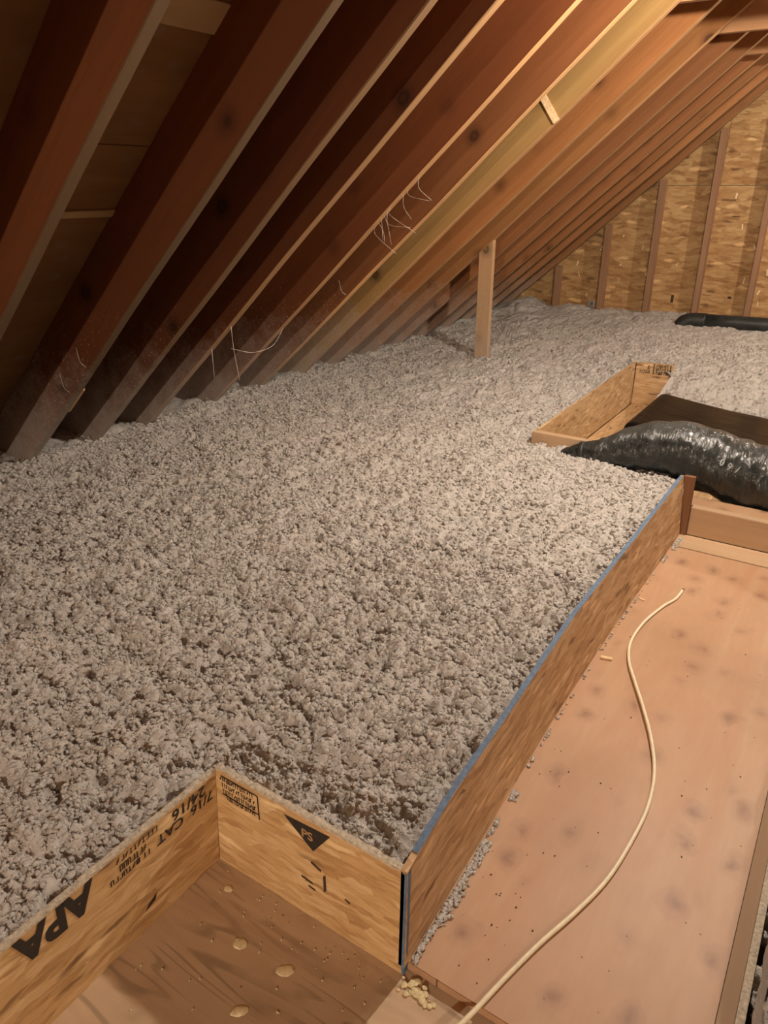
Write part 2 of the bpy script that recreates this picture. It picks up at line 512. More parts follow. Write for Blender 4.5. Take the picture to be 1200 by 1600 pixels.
# ------------------------------------------------------------------ numpy noise
def _hash(ix, iy, s):
    h = (ix.astype(np.int64) * 374761393 + iy.astype(np.int64) * 668265263 + s * 974711) & 0xffffffff
    h = ((h ^ (h >> 13)) * 1274126177) & 0xffffffff
    return ((h ^ (h >> 16)) & 0xffffff) / float(0xffffff)

def vnoise(x, y, s=0):
    ix, iy = np.floor(x), np.floor(y)
    fx, fy = x - ix, y - iy
    fx = fx * fx * (3 - 2 * fx); fy = fy * fy * (3 - 2 * fy)
    ix = ix.astype(np.int64); iy = iy.astype(np.int64)
    a = _hash(ix, iy, s); b = _hash(ix + 1, iy, s); c = _hash(ix, iy + 1, s); d = _hash(ix + 1, iy + 1, s)
    return (a * (1 - fx) + b * fx) * (1 - fy) + (c * (1 - fx) + d * fx) * fy

def fbm(x, y, s=0, o=4):
    t = np.zeros_like(x); a = 0.5; w = 0
    for i in range(o):
        t += a * vnoise(x * 2 ** i + 17.3 * i, y * 2 ** i - 9.1 * i, s + i); w += a; a *= 0.55
    return t / w - 0.5

def domes(x, y, s=0):
    """rounded clumps: for each cell point a dome of random radius and height; take the highest"""
    ix, iy = np.floor(x).astype(np.int64), np.floor(y).astype(np.int64)
    best = np.zeros_like(x)
    for dx in (-1, 0, 1):
        for dy in (-1, 0, 1):
            cx, cy = ix + dx, iy + dy
            px = cx + _hash(cx, cy, s); py = cy + _hash(cx, cy, s + 1)
            r = 0.45 + 0.5 * _hash(cx, cy, s + 2)
            h = 0.35 + 0.65 * _hash(cx, cy, s + 3)
            q = ((x - px) ** 2 + (y - py) ** 2) / (r * r)
            v = h * np.sqrt(np.clip(1 - q, 0, 1))
            np.maximum(best, v, out=best)
    return best

# ================================================================== THE SETTING
SL = math.radians(41.0)
X0, Z0 = -2.904, 0.12          # a point on the plane of the rafters' lower edges
TAN, COS, SIN = math.tan(SL), math.cos(SL), math.sin(SL)
RIDGE_X = 0.75
YMIN, YMAX = -4.6, 6.44
DEPTH = 0.235
def roof_z(x): return Z0 + (x - X0) * TAN

flo = struct(box('floor', (-3.9, YMIN - 0.1, -0.34), (5.4, YMAX + 0.1, -0.30), M_DRYWALL, None, 0))

# sheathing: plywood sheets laid on top of the rafters, each a piece
def sheath(name, mirror):
    root = struct(empty(name, (X0, 0, Z0)))
    up0 = -0.9
    total = (RIDGE_X - X0) / COS + DEPTH * TAN
    rows = []
    u = up0
    while u < total:
        rows.append((u, min(u + 1.219, total))); u += 1.219
    me_cache = {}
    k = 0
    for ri, (a, b) in enumerate(rows):
        y = YMIN - 0.6 - (1.22 if ri % 2 else 0)
        while y < YMAX + 0.15:
            ya, yb = max(y, YMIN - 0.1), min(y + 2.438, YMAX + 0.12)
            if yb > ya + 0.02:
                me = box_mesh((a + 0.002, ya + 0.002, 0), (b - 0.002, yb - 0.002, 0.0125), 0, 'sheathing_panel')
                o = new_obj('sheathing_panel', me, M_SHEATH, root)
                o.location = (-SIN * (DEPTH + 0.001), 0, COS * (DEPTH + 0.001))
                o.rotation_euler = (0, -SL, 0)
            y += 2.438
    if mirror:
        root.location = (2 * RIDGE_X - X0, 0, Z0)
        root.scale = (-1, 1, 1)
    return root
ceiling = sheath('ceiling', False)
ceiling2 = sheath('ceiling', True)
# backing felt above, closing the joints between sheets
for mir, par in ((0, ceiling), (1, ceiling2)):
    total = (RIDGE_X - X0) / COS + DEPTH * TAN + 0.05
    me = box_mesh((-0.95, YMIN - 0.15, 0.0135), (total, YMAX + 0.15, 0.02), 0, 'roof_felt')
    o = new_obj('roof_felt', me, M_DARKPLATE, par)
    o.location = (-SIN * (DEPTH + 0.001), 0, COS * (DEPTH + 0.001))
    o.rotation_euler = (0, -SL, 0)
# paler repair pieces on the sheathing in the first bay
def roof_pt(x_along, y, perp):   # point given by slope distance from X0, y and distance above lower-edge plane
    return (X0 + x_along * COS - perp * SIN, y, Z0 + x_along * SIN + perp * COS)
for (ua, ub, ya, yb) in ((1.93, 2.02, 1.235, 1.66), (1.245, 1.275, 1.235, 1.66)):
    me = box_mesh((ua, ya, -0.006), (ub, yb, -0.0005), 0.001, 'sheathing_patch')
    o = new_obj('sheathing_patch', me, M_PATCH, ceiling)
    o.location = (-SIN * DEPTH, 0, COS * DEPTH)
    o.rotation_euler = (0, -SL, 0)

# gable end wall
wall = struct(empty('wall_back', (-1.5, YMAX, 0)))
def wall_piece(name, lo, hi, mat, bevel=0.001):
    o = box(name, lo, hi, mat, None, bevel)
    o.parent = wall
    o.matrix_parent_inverse = Matrix.Translation((1.5, -YMAX, 0))
    return o
xs = [-3.7, -2.4, 0.04, 2.48, 4.9]
for a, b in zip(xs[:-1], xs[1:]):
    for za, zb in ((-0.30, 1.204), (1.208, 2.42), (2.424, 3.7)):
        off = 0.0 if za < 1 else (-1.22 if za < 2 else 0)
        wall_piece('osb_panel', (a + off + 0.0015, YMAX, za), (b + off - 0.0015, YMAX + 0.011, zb), M_OSB_WALL, 0.0008)
wall_piece('house_wrap', (-5.2, YMAX + 0.012, -0.3), (5.2, YMAX + 0.016, 3.8), M_DARKPLATE, 0)
stud_x = [-2.385, -1.99, -1.605, -1.222, -0.838, -0.45, -0.05, 0.35, 0.75, 1.15, 1.55, 1.95, 2.35, 2.75, 3.15, 3.55]
for x in stud_x:
    zt = roof_z(x) if x < RIDGE_X else roof_z(2 * RIDGE_X - x)
    zt2 = roof_z(x + 0.038) if x < RIDGE_X else roof_z(2 * RIDGE_X - x - 0.038)
    zt = min(zt, zt2) - 0.004
    wall_piece('stud', (x, YMAX - 0.089, -0.29), (x + 0.038, YMAX - 0.001, zt), M_STUD, 0.0015)
for (x, z, w, h) in ((-1.10, 1.105, 0.10, 0.006), (-1.03, 0.99, 0.05, 0.005), (-0.97, 0.40, 0.028, 0.018), (-1.40, 0.36, 0.022, 0.06)):
    wall_piece('bark_fleck', (x - w / 2, YMAX - 0.0016, z - h / 2), (x + w / 2, YMAX - 0.0004, z + h / 2), M_BARK, 0)
for i in range(90):
    x, z = rng.uniform(-2.6, 0.4), rng.uniform(0.3, 1.9)
    if z > roof_z(x) - 0.1: continue
    w, h = rng.uniform(0.005, 0.013), rng.uniform(0.015, 0.05)
    if any(sx - w < x < sx + 0.038 + w for sx in stud_x): continue
    a = rng.uniform(-0.6, 0.6)
    o = wall_piece('strand', (-w / 2, -0.0016, -h / 2), (w / 2, -0.0004, h / 2), M_STRAND, 0)
    o.location = (x, YMAX, z); o.rotation_euler = (0, a, 0)
# wall behind the viewer
struct(box('wall_front', (-5.2, YMIN - 0.02, -0.3), (5.2, YMIN, 3.9), M_OSB_WALL, None, 0))

# ================================================================== INSULATION
def smooth(a, b, t):
    t = np.clip((t - a) / (b - a), 0, 1)
    return t * t * (3 - 2 * t)

def base_height(x, y):
    z = 0.205 + 0.02 * smooth(2.5, 5.5, y)
    eave = smooth(-1.5, -2.95, x)
    z = z - eave * (0.085 - 0.05 * smooth(4.5, 6.3, y))
    # heap against the gable
    z = z + 0.02 * smooth(5.7, 6.4, y) + 0.07 * np.exp(-((x + 2.62) / 0.14) ** 2 - ((y - 6.35) / 0.25) ** 2)
    z = z + 0.025 * np.exp(-((x + 2.22) / 0.16) ** 2 - ((y - 6.4) / 0.22) ** 2)
    # slightly low behind the long dam, and where the duct is bedded
    z = z - 0.015 * np.exp(-((x + 0.47) / 0.08) ** 2) * (y < 2.6)
    z = z - 0.03 * np.exp(-((y - 2.80) / 0.07) ** 2) * smooth(-0.84, -0.70, x) * (x < -0.42)
    z = z + 0.022 * np.exp(-((x + 0.97) / 0.20) ** 2 - ((y - 2.78) / 0.09) ** 2)
    # slope down into the far box
    inb = smooth(-0.95, -0.87, x) * smooth(4.6, 3.95, y) * (y > 3.5)
    z = z * (1 - 0.55 * inb)
    # right of the walkway the fill is lower and rough
    right = smooth(0.06, 0.12, x) * smooth(2.9, 2.6, y)
    z = z * (1 - right) + right * (-0.05)
    return z

def ins_height(x, y):
    wx = x + 0.006 * fbm(x * 40, y * 40, 91, 3); wy = y + 0.006 * fbm(x * 40 + 5, y * 40 - 3, 95, 3)
    z = base_height(x, y)
    z = z + 0.045 * fbm(x * 2.1, y * 2.1, 3, 3) + 0.055 * fbm(x * 8, y * 8, 11, 3)
    c1 = domes(wx / 0.055, wy / 0.055, 21)
    c2 = domes(wx / 0.027, wy / 0.027, 31)
    c3 = domes(wx / 0.0145, wy / 0.0145, 41)
    c4 = domes(x / 0.0095, y / 0.0095, 51)
    mod = 0.55 + 0.9 * np.clip(fbm(x * 4.3, y * 4.3, 61, 3) + 0.5, 0, 1)
    near = 1.0 - 0.35 * smooth(3.0, 6.0, y)
    z = z + near * mod * (0.012 * c1 + 0.012 * c2 + 0.0105 * c3 + 0.006 * c4 - 0.024)
    z = z + near * 0.014 * fbm(x * 30, y * 30, 141, 3)
    pit = np.clip(fbm(x * 21, y * 21, 71, 2) - 0.17, 0, 1)
    z = z - near * 0.09 * pit
    return z

def graded(parts):
    out = [parts[0][0]]
    for a, b, h in parts:
        n = max(1, int(round((b - a) / h)))
        out += list(np.linspace(a, b, n + 1)[1:])
    return np.array(out)

gx = graded([(-3.75, -3.1, 0.03), (-3.1, -2.1, 0.0105), (-2.1, -1.5, 0.0062), (-1.5, -0.40, 0.0040), (-0.40, 0.5, 0.012), (0.5, 1.6, 0.03)])
gy = graded([(-0.9, 0.15, 0.012), (0.15, 1.6, 0.0040), (1.6, 2.9, 0.0056), (2.9, 4.0, 0.0075), (4.0, 6.45, 0.0115)])
GX, GY = np.meshgrid(gx, gy)
ZZ = ins_height(GX, GY)
jx = 0.004 * fbm(GX * 60, GY * 60, 81, 2); jy = 0.004 * fbm(GX * 60 + 7, GY * 60 + 3, 85, 2)
PX, PY = GX + jx, GY + jy

def hole(x, y):
    h = np.zeros_like(x, bool)
    h |= (x > -0.835) & (y < 0.685)                      # lower platform
    h |= (x > -0.424) & (x < 0.074) & (y < 2.7)          # walkway
    h |= (x > -0.445) & (x < 1.2) & (y > 2.64) & (y < 2.9)  # raised deck
    h |= (x > -1.108) & (x < -0.895) & (y > 2.86) & (y < 4.45)
    h |= (x >= -0.895) & (x < 1.2) & (y > 2.86) & (y < 3.86)
    return h
cxm = 0.25 * (GX[:-1, :-1] + GX[1:, :-1] + GX[:-1, 1:] + GX[1:, 1:])
cym = 0.25 * (GY[:-1, :-1] + GY[1:, :-1] + GY[:-1, 1:] + GY[1:, 1:])
keep = ~hole(cxm, cym)
# the bit right of the walkway near the viewer is wanted although the platform rule would drop it
keep |= (cxm > 0.10) & (cym > -0.6) & (cym < 2.6)
# keep the sheet from crossing the boards: pull border vertices straight
ny, nx = GX.shape
idx = np.arange(ny * nx).reshape(ny, nx)
quads = np.stack([idx[:-1, :-1], idx[:-1, 1:], idx[1:, 1:], idx[1:, :-1]], -1)[keep]
used = np.unique(quads)
remap = -np.ones(ny * nx, np.int64); remap[used] = np.arange(len(used))
quads = remap[quads]
V = np.stack([PX.ravel()[used], PY.ravel()[used], ZZ.ravel()[used]], -1).astype(np.float32)
# clamp laterally so nothing pokes through the dams
x_, y_ = V[:, 0], V[:, 1]
near_long = (x_ > -0.46) & (x_ < -0.2) & (y_ > 0.69) & (y_ < 2.66)
V[near_long, 0] = np.minimum(V[near_long, 0], -0.452)
ins_me = bpy.data.meshes.new('insulation')
ins_me.vertices.add(len(V)); ins_me.vertices.foreach_set('co', V.ravel())
ins_me.loops.add(quads.size); ins_me.loops.foreach_set('vertex_index', quads.ravel().astype(np.int32))
ins_me.polygons.add(len(quads))
ins_me.polygons.foreach_set('loop_start', np.arange(0, quads.size, 4, dtype=np.int32))
ins_me.polygons.foreach_set('loop_total', np.full(len(quads), 4, dtype=np.int32))
ins_me.update(calc_edges=True)
ins_me.polygons.foreach_set('use_smooth', np.ones(len(quads), bool))
insulation = new_obj('insulation', ins_me, M_INSUL)
# loose crumbs lying on the sheet, part of the same fill
bmc = bmesh.new(); bmesh.ops.create_icosphere(bmc, subdivisions=1, radius=1.0)
ICO_V = np.array([v.co[:] for v in bmc.verts]); ICO_F = np.array([[v.index for v in f.verts] for f in bmc.faces]); bmc.free()
def crumb_cloud(n, xr, yr, rr, seed):
    r = np.random.default_rng(seed)
    x = r.uniform(*xr, n); y = r.uniform(*yr, n)
    ok = (~hole(x + 0.02, y - 0.02) & ~hole(x - 0.02, y + 0.02) & ~((x > -0.475) & (y < 2.7))) | ((x > 0.11) & (y < 2.6))
    x, y = x[ok], y[ok]
    n = len(x)
    rad = rr[0] + (rr[1] - rr[0]) * r.random(n) ** 2
    z = ins_height(x, y) + rad * 0.15
    sc = np.stack([r.uniform(0.6, 1.4, n), r.uniform(0.6, 1.4, n), r.uniform(0.5, 1.0, n)], -1) * rad[:, None]
    P = ICO_V[None] * sc[:, None, :] * (1 + 0.28 * r.standard_normal((n, len(ICO_V), 1)))
    a = r.uniform(0, 6.28, n); ca, sa = np.cos(a)[:, None], np.sin(a)[:, None]
    Q = P.copy(); Q[..., 0] = P[..., 0] * ca - P[..., 1] * sa; Q[..., 1] = P[..., 0] * sa + P[..., 1] * ca
    Q += np.stack([x, y, z], -1)[:, None, :]
    F = ICO_F[None] + (np.arange(n) * len(ICO_V))[:, None, None]
    return Q.reshape(-1, 3), F.reshape(-1, 3)
VV, FF, o_ = [], [], 0
for args in ((44000, (-2.0, -0.43), (0.15, 1.75), (0.0022, 0.0068), 1), (26000, (-2.7, -0.43), (1.7, 3.2), (0.0028, 0.0085), 2), (16000, (-2.95, -2.0), (0.9, 2.2), (0.0028, 0.0085), 4), (9000, (-2.95, -2.3), (2.2, 4.2), (0.0035, 0.0095), 5), (9000, (-2.9, -0.3), (3.0, 5.6), (0.004, 0.011), 3), (5000, (0.11, 0.9), (0.3, 2.6), (0.003, 0.009), 6)):
    q, f_ = crumb_cloud(*args)
    VV.append(q); FF.append(f_ + o_); o_ += len(q)
VV = np.concatenate(VV).astype(np.float32); FF = np.concatenate(FF).astype(np.int32)
cme = bpy.data.meshes.new('loose_crumbs')
cme.vertices.add(len(VV)); cme.vertices.foreach_set('co', VV.ravel())
cme.loops.add(FF.size); cme.loops.foreach_set('vertex_index', FF.ravel())
cme.polygons.add(len(FF))
cme.polygons.foreach_set('loop_start', np.arange(0, FF.size, 3, dtype=np.int32))
cme.polygons.foreach_set('loop_total', np.full(len(FF), 3, dtype=np.int32))
cme.update(calc_edges=True)
cme.polygons.foreach_set('use_smooth', np.ones(len(FF), bool))
cro = new_obj('loose_crumbs', cme, M_INSUL, insulation)
cro['kind'] = 'stuff'
tag(insulation, 'clumpy grey-brown loose-fill insulation spread across the whole attic floor', 'insulation', kind='stuff')

# ================================================================== RAFTERS
def rafter_mesh(name, length, seed, y_w=0.038, depth=DEPTH):
    """local X up the slope, local Y thickness, local Z away from the attic; sawn edges a little uneven and waney"""
    n = max(8, int(length / 0.09))
    r = np.random.default_rng(seed)
    verts, faces = [], []
    ph = r.uniform(0, 10, 6)
    for i in range(n + 1):
        x = length * i / n
        e = 0.0022 * math.sin(x * 2.1 + ph[0]) + 0.0015 * math.sin(x * 6.3 + ph[1])
        sy = 0.004 * math.sin(x * 1.1 + ph[2])
        c1 = 0.0022 + 0.004 * max(0, math.sin(x * 1.7 + ph[3]) - 0.6) + r.uniform(0, 0.0007)
        c2 = 0.0022 + 0.006 * max(0, math.sin(x * 1.3 + ph[4]) - 0.55) + r.uniform(0, 0.0007)
        prof = [(0 + c1, e), (y_w - c2, e), (y_w, e + c2), (y_w, depth - 0.001), (0, depth - 0.001), (0, e + c1)]
        for (py, pz) in prof: verts.append((x, py + sy, pz))
    m = 6
    for i in range(n):
        for j in range(m):
            k = (j + 1) % m
            faces.append((i * m + j, i * m + k, (i + 1) * m + k, (i + 1) * m + j))
    faces.append(tuple(range(m - 1, -1, -1))); faces.append(tuple(n * m + j for j in range(m)))
    me = mesh_from(name, verts, faces)
    recalc(me)
    return me

RY = {-2: 0.38, -1: 0.80, 0: 1.205, 1: 1.675, 2: 2.02, 3: 2.322, 4: 2.762, 5: 3.14, 6: 3.507, 7: 3.907, 8: 4.282, 9: 4.664, 10: 5.014, 11: 5.352, 12: 5.66, 13: 5.965, 14: 6.335}
TINT = {-2: (0.46, 0.38, 0.3), -1: (0.46, 0.38, 0.3), 0: (0.52, 0.42, 0.32), 1: (0.46, 0.36, 0.27), 2: (0.40, 0.31, 0.23), 3: (0.40, 0.31, 0.22), 4: (0.50, 0.39, 0.28),  # wood hue per rafter, with the left end's dimness put in
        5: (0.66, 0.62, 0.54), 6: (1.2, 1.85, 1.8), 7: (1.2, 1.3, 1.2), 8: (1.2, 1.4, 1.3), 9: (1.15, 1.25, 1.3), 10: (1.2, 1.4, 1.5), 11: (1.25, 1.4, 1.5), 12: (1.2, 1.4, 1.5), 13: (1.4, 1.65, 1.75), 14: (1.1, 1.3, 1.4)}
EDGE = {-2: 0.3, -1: 0.3, 0: 0.23, 1: 0.21, 2: 0.32, 3: 0.6, 4: 0.9, 5: 1.15, 6: 0.9, 7: 0.8, 8: 0.9, 9: 0.66, 10: 0.6, 11: 0.62, 12: 0.6, 13: 0.72, 14: 0.6}   # paleness of each lower edge, following how the lamps light it
NAMES = {
    -2: 'roof rafter overhead near the viewer, second one left of the picture',
    -1: 'roof rafter overhead near the viewer, just left of the picture',
    0: 'leftmost dark brown rafter, running out at the photo\'s left edge',
    1: 'second rafter from the left, broad and dusty, meeting the insulation at the far left',
    2: 'third rafter from the left, whitish dust along its lower edge',
    3: 'fourth rafter from the left, dark reddish, beside the hanging dusty threads',
    4: 'fifth rafter from the left, with a wispy cobweb below its edge',
    5: 'sixth rafter from the left, reddish side with bright lower edge',
    6: 'yellowish knotty rafter carrying the small nailed cleat',
    7: 'orange-brown rafter just beyond the yellowish knotty one',
    8: 'rafter propped from below by the upright wooden post',
    9: 'brown rafter directly beyond the one the post props',
    10: 'second brown rafter beyond the propped one',
    11: 'third brown rafter beyond the propped one',
    12: 'fourth brown rafter beyond the propped one, mostly hidden',
    13: 'last free-standing rafter before the gable wall',
    14: 'end rafter lying right against the OSB gable wall',
}
START = -0.62    # slope distance below X0, buried in the fill
LEN = (RIDGE_X - X0) / COS - START
for i, yb in RY.items():
    me = rafter_mesh('rafter', LEN, 100 + i)
    o = new_obj('rafter', me, M_RAFTER)
    o.location = (X0 + START * COS, yb - 0.038, Z0 + START * SIN)
    o.rotation_euler = (0, -SL, 0)
    me.materials.append(M_RAFTER_LIT)
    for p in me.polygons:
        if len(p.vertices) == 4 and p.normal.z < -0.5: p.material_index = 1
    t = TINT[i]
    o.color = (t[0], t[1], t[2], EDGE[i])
    tag(o, NAMES[i], 'rafter', 'rafters of the roof slope')

# ridge board joins the rafters out of sight above
o = box('ridge_board', (RIDGE_X - 0.001, YMIN + 0.01, roof_z(RIDGE_X) - 0.02), (RIDGE_X + 0.037, YMAX - 0.1, roof_z(RIDGE_X) + 0.29), M_TIE)
tag(o, 'long ridge board at the top of the rafters', 'beam')

# collar ties, fixed on the far side of every other rafter
TIES = {2: 'collar tie above the walkway carrying the light fitting', 4: 'collar tie above the viewer beyond the light fitting',
        6: 'nearest horizontal collar tie at the top right, bright yellow', 8: 'middle horizontal collar tie at the top right, joining the propped rafter',
        10: 'farthest horizontal collar tie at the upper right edge'}
for i, lab in TIES.items():
    y = RY[i]
    zb = 1.862; zt = zb + 0.14
    xa_b = X0 + (zb - Z0) / TAN - 0.02; xa_t = X0 + (zt - Z0) / TAN - 0.02
    xb_b = 2 * RIDGE_X - xa_b; xb_t = 2 * RIDGE_X - xa_t
    ya, yb2 = y + 0.006, y + 0.044
    v = [(xa_b, ya, zb), (xb_b, ya, zb), (xb_t, ya, zt), (xa_t, ya, zt), (xa_b, yb2, zb), (xb_b, yb2, zb), (xb_t, yb2, zt), (xa_t, yb2, zt)]
    f = [(0, 1, 2, 3), (7, 6, 5, 4), (0, 4, 5, 1), (1, 5, 6, 2), (2, 6, 7, 3), (3, 7, 4, 0)]
    me = mesh_from('collar_tie', v, f); recalc(me)
    o = new_obj('collar_tie', me, M_TIE)
    bv = o.modifiers.new('soft_edges', 'BEVEL'); bv.width = 0.002; bv.segments = 2
    tag(o, lab, 'collar tie', 'collar ties')

# upright post under the propped rafter, top cut to the slope
px0, px1, py0, py1 = -2.085, -1.996, 4.244, 4.282
v = [(px0, py0, -0.2), (px1, py0, -0.2), (px1, py1, -0.2), (px0, py1, -0.2),
     (px0, py0, roof_z(px0) - 0.003), (px1, py0, roof_z(px1) - 0.003), (px1, py1, roof_z(px1) - 0.003), (px0, py1, roof_z(px0) - 0.003)]
f = [(0, 3, 2, 1), (4, 5, 6, 7), (0, 1, 5, 4), (1, 2, 6, 5), (2, 3, 7, 6), (3, 0, 4, 7)]
me = mesh_from('support_post', v, f); recalc(me)
o = new_obj('support_post', me, M_POST)
bv = o.modifiers.new('soft_edges', 'BEVEL'); bv.width = 0.002; bv.segments = 2
tag(o, 'upright wooden post standing in the insulation and propping a rafter', 'post')

# short cleat nailed to the yellowish rafter
me = box_mesh((-0.015, -0.016, -0.062), (0.015, 0.0, 0.062), 0.0015, 'cleat')
o = new_obj('nailed_cleat', me, M_CHIP)
o.location = (-1.392, RY[6] - 0.0385, 1.51); o.rotation_euler = (0, math.radians(-36), 0)
tag(o, 'small pale wooden cleat nailed to the side of the yellowish rafter', 'cleat')

# pale baffle end showing behind the second rafter
me = box_mesh((-0.008, -0.02, -0.085), (0.008, 0.02, 0.085), 0.002, 'baffle')
o = new_obj('wood_block', me, M_PATCH)
o.location = (-2.66, 1.74, 0.40); o.rotation_euler = (0, math.radians(49), 0)
tag(o, 'pale block wedged behind the second rafter at the far left', 'block')

# small steel plate on the gable wall
pl = empty('connector_plate', (-2.06, YMAX, 0.27))
o = new_obj('plate', box_mesh((-0.028, -0.006, -0.025), (0.028, -0.001, 0.028), 0.001), M_STEEL, pl)
o = new_obj('recess', box_mesh((-0.013, -0.008, -0.01), (0.013, -0.006, 0.014), 0.001), M_DARKPLATE, pl)
tag(pl, 'tiny bright metal plate at the foot of the gable wall', 'plate')

# ================================================================== DAMS, PLATFORM, WALKWAY
def bent_panel(name, base, top, z0, ztop, th, side, mat, n=28, jag=0.0):
    """panel following Y with separate base/top X curves [(y,x)...]; th thickness to side (-1/+1 in x)"""
    by = [p[0] for p in base]; bx_ = [p[1] for p in base]
    ty = [p[0] for p in top]; tx = [p[1] for p in top]
    verts, faces, uvs = [], [], []
    y0, y1 = by[0], by[-1]
    for i in range(n + 1):
        y = y0 + (y1 - y0) * i / n
        xb, xt = np.interp(y, by, bx_), np.interp(y, ty, tx)
        zt = np.interp(y, [p[0] for p in ztop], [p[1] for p in ztop]) + jag * (random.random() - 0.5)
        verts += [(xb, y, z0), (xt, y, zt), (xt + side * th, y, zt), (xb + side * th, y, z0)]
    for i in range(n):
        a, b = i * 4, (i + 1) * 4
        for j in range(4):
            k = (j + 1) % 4
            faces.append((a + j, a + k, b + k, b + j))
    faces.append((3, 2, 1, 0)); e = n * 4; faces.append((e, e + 1, e + 2, e + 3))
    me = mesh_from(name, verts, faces); recalc(me); metric_uv(me)
    return me

# lower platform sheet
lower = box('platform_sheet', (-0.86, -1.0, -0.018), (0.62, 0.70, 0.0), M_LOWER, None, 0.001)
tag(lower, 'brown stained plywood sheet forming the lower platform at bottom left', 'platform')
joist = box('joist', (-0.86, -0.9, -0.30), (0.62, -0.86, -0.0185), M_BLOCK); tag(joist, 'joist under the lower platform sheet near the viewer', 'joist')
joist = box('joist', (-0.86, 0.60, -0.30), (0.62, 0.64, -0.0185), M_BLOCK); tag(joist, 'joist under the lower platform sheet below the short dam', 'joist')
for yy, lab in ((1.2, 'first'), (1.9, 'second'), (2.5, 'third')):
    joist = box('joist', (-0.43, yy, -0.30), (0.08, yy + 0.04, -0.0005), M_BLOCK); tag(joist, lab + ' joist hidden under the walkway sheet', 'joist')

# walkway sheet
walk = box('walkway_sheet', (-0.445, 0.696, 0.0), (0.040, 2.535, 0.018), M_WALK, None, 0.0012)
tag(walk, 'long pinkish plywood walkway sheet with scattered knots', 'walkway')
strip = box('filler_strip', (-0.445, 2.539, 0.0), (0.55, 2.655, 0.019), M_BOARD, None, 0.0012)
tag(strip, 'narrow plywood strip across the far end of the walkway', 'plywood strip')
edging = box('edge_strip', (0.041, 0.80, 0.0), (0.0655, 2.535, 0.0195), M_EDGING, None, 0.001)  # thin strip, darker brown than the walkway sheet
tag(edging, 'thin brown strip along the right edge of the walkway', 'edging')
lip = box('edge_board', (0.066, 0.80, -0.10), (0.079, 2.535, 0.024), M_EDGE, None, 0.001)
tag(lip, 'pale raw board edge running along the right side of the walkway', 'board')
blk = box('lumber_offcut', (0.082, 0.82, -0.06), (0.25, 0.86, -0.015), M_BOARD, None, 0.0015)
tag(blk, 'short lumber offcut in the gap at the bottom right corner', 'offcut')

# long dam
base_c = [(0.683, -0.407), (1.0, -0.416), (1.39, -0.429), (1.9, -0.431), (2.64, -0.418)]
top_c = [(0.683, -0.404), (0.83, -0.416), (1.1, -0.424), (1.53, -0.441), (2.06, -0.438), (2.64, -0.438)]
zt_c = [(0.683, 0.243), (0.9, 0.249), (2.64, 0.25)]
dam_root = empty('insulation_dam', (-0.42, 1.6, 0))
dme = bent_panel('panel', base_c, top_c, 0.0195, zt_c, 0.0115, -1, M_OSB_LONG, 40, 0.0012)
o = new_obj('panel', dme, M_OSB_LONG, dam_root); o.matrix_parent_inverse = Matrix.Translation((0.42, -1.6, 0))
bverts, bfaces = [], []
ys = np.linspace(0.72, 2.63, 60)
for i, y in enumerate(ys):
    xt = np.interp(y, [p[0] for p in top_c], [p[1] for p in top_c]); zt = np.interp(y, [p[0] for p in zt_c], [p[1] for p in zt_c])
    r0, r1 = random.uniform(-0.0006, 0.0006), random.uniform(-0.0006, 0.0006)
    bverts += [(xt - 0.0003 + r0, y, zt + 0.0005), (xt - 0.0003, y, zt + 0.0018), (xt - 0.0118 + r1, y, zt + 0.0018), (xt - 0.0124, y, zt - 0.006)]
for i in range(len(ys) - 1):
    for j in range(3):
        bfaces.append((i * 4 + j, i * 4 + j + 1, (i + 1) * 4 + j + 1, (i + 1) * 4 + j))
me = mesh_from('painted_edge', bverts, bfaces); recalc(me)
o = new_obj('painted_edge', me, M_BLUE, dam_root); o.matrix_parent_inverse = Matrix.Translation((0.42, -1.6, 0))
o['label'] = 'blue-grey painted top edge'
tag(dam_root, 'long OSB insulation dam with blue top edge along the walkway', 'dam board')

# short dam across the corner (faces the viewer)
d2 = empty('insulation_dam', (-0.62, 0.686, 0))
T2 = Matrix.Translation((0.62, -0.686, 0))
v = [(-0.830, 0.683, 0.0005), (-0.4085, 0.683, 0.0005), (-0.405, 0.683, 0.238), (-0.812, 0.683, 0.240)]
v += [(a, b + 0.0115, c) for a, b, c in v]
f = [(0, 1, 2, 3), (7, 6, 5, 4), (0, 4, 5, 1), (1, 5, 6, 2), (2, 6, 7, 3), (3, 7, 4, 0)]
me = mesh_from('panel', v, f); recalc(me); metric_uv(me)
o = new_obj('panel', me, M_OSB, d2); o.matrix_parent_inverse = T2
me = mesh_from('painted_edge', [(-0.4083, 0.6824, 0.02), (-0.4045, 0.6824, 0.236), (-0.4042, 0.694, 0.236), (-0.408, 0.694, 0.02), (-0.4075, 0.6822, 0.02), (-0.411, 0.6822, 0.236), ], [(0, 1, 2, 3)])
sv = [(-0.4125, 0.6821, 0.002), (-0.4078, 0.6821, 0.002), (-0.4042, 0.6821, 0.239), (-0.4085, 0.6821, 0.239), (-0.4078, 0.6945, 0.002), (-0.4042, 0.6945, 0.239)]
me = mesh_from('painted_edge', sv, [(0, 1, 2, 3), (1, 4, 5, 2)])
o = new_obj('painted_edge', me, M_BLUE, d2); o.matrix_parent_inverse = T2
o['label'] = 'blue-grey painted end edge'
rm = []
rf = []
xs_ = np.linspace(-0.812, -0.405, 50)
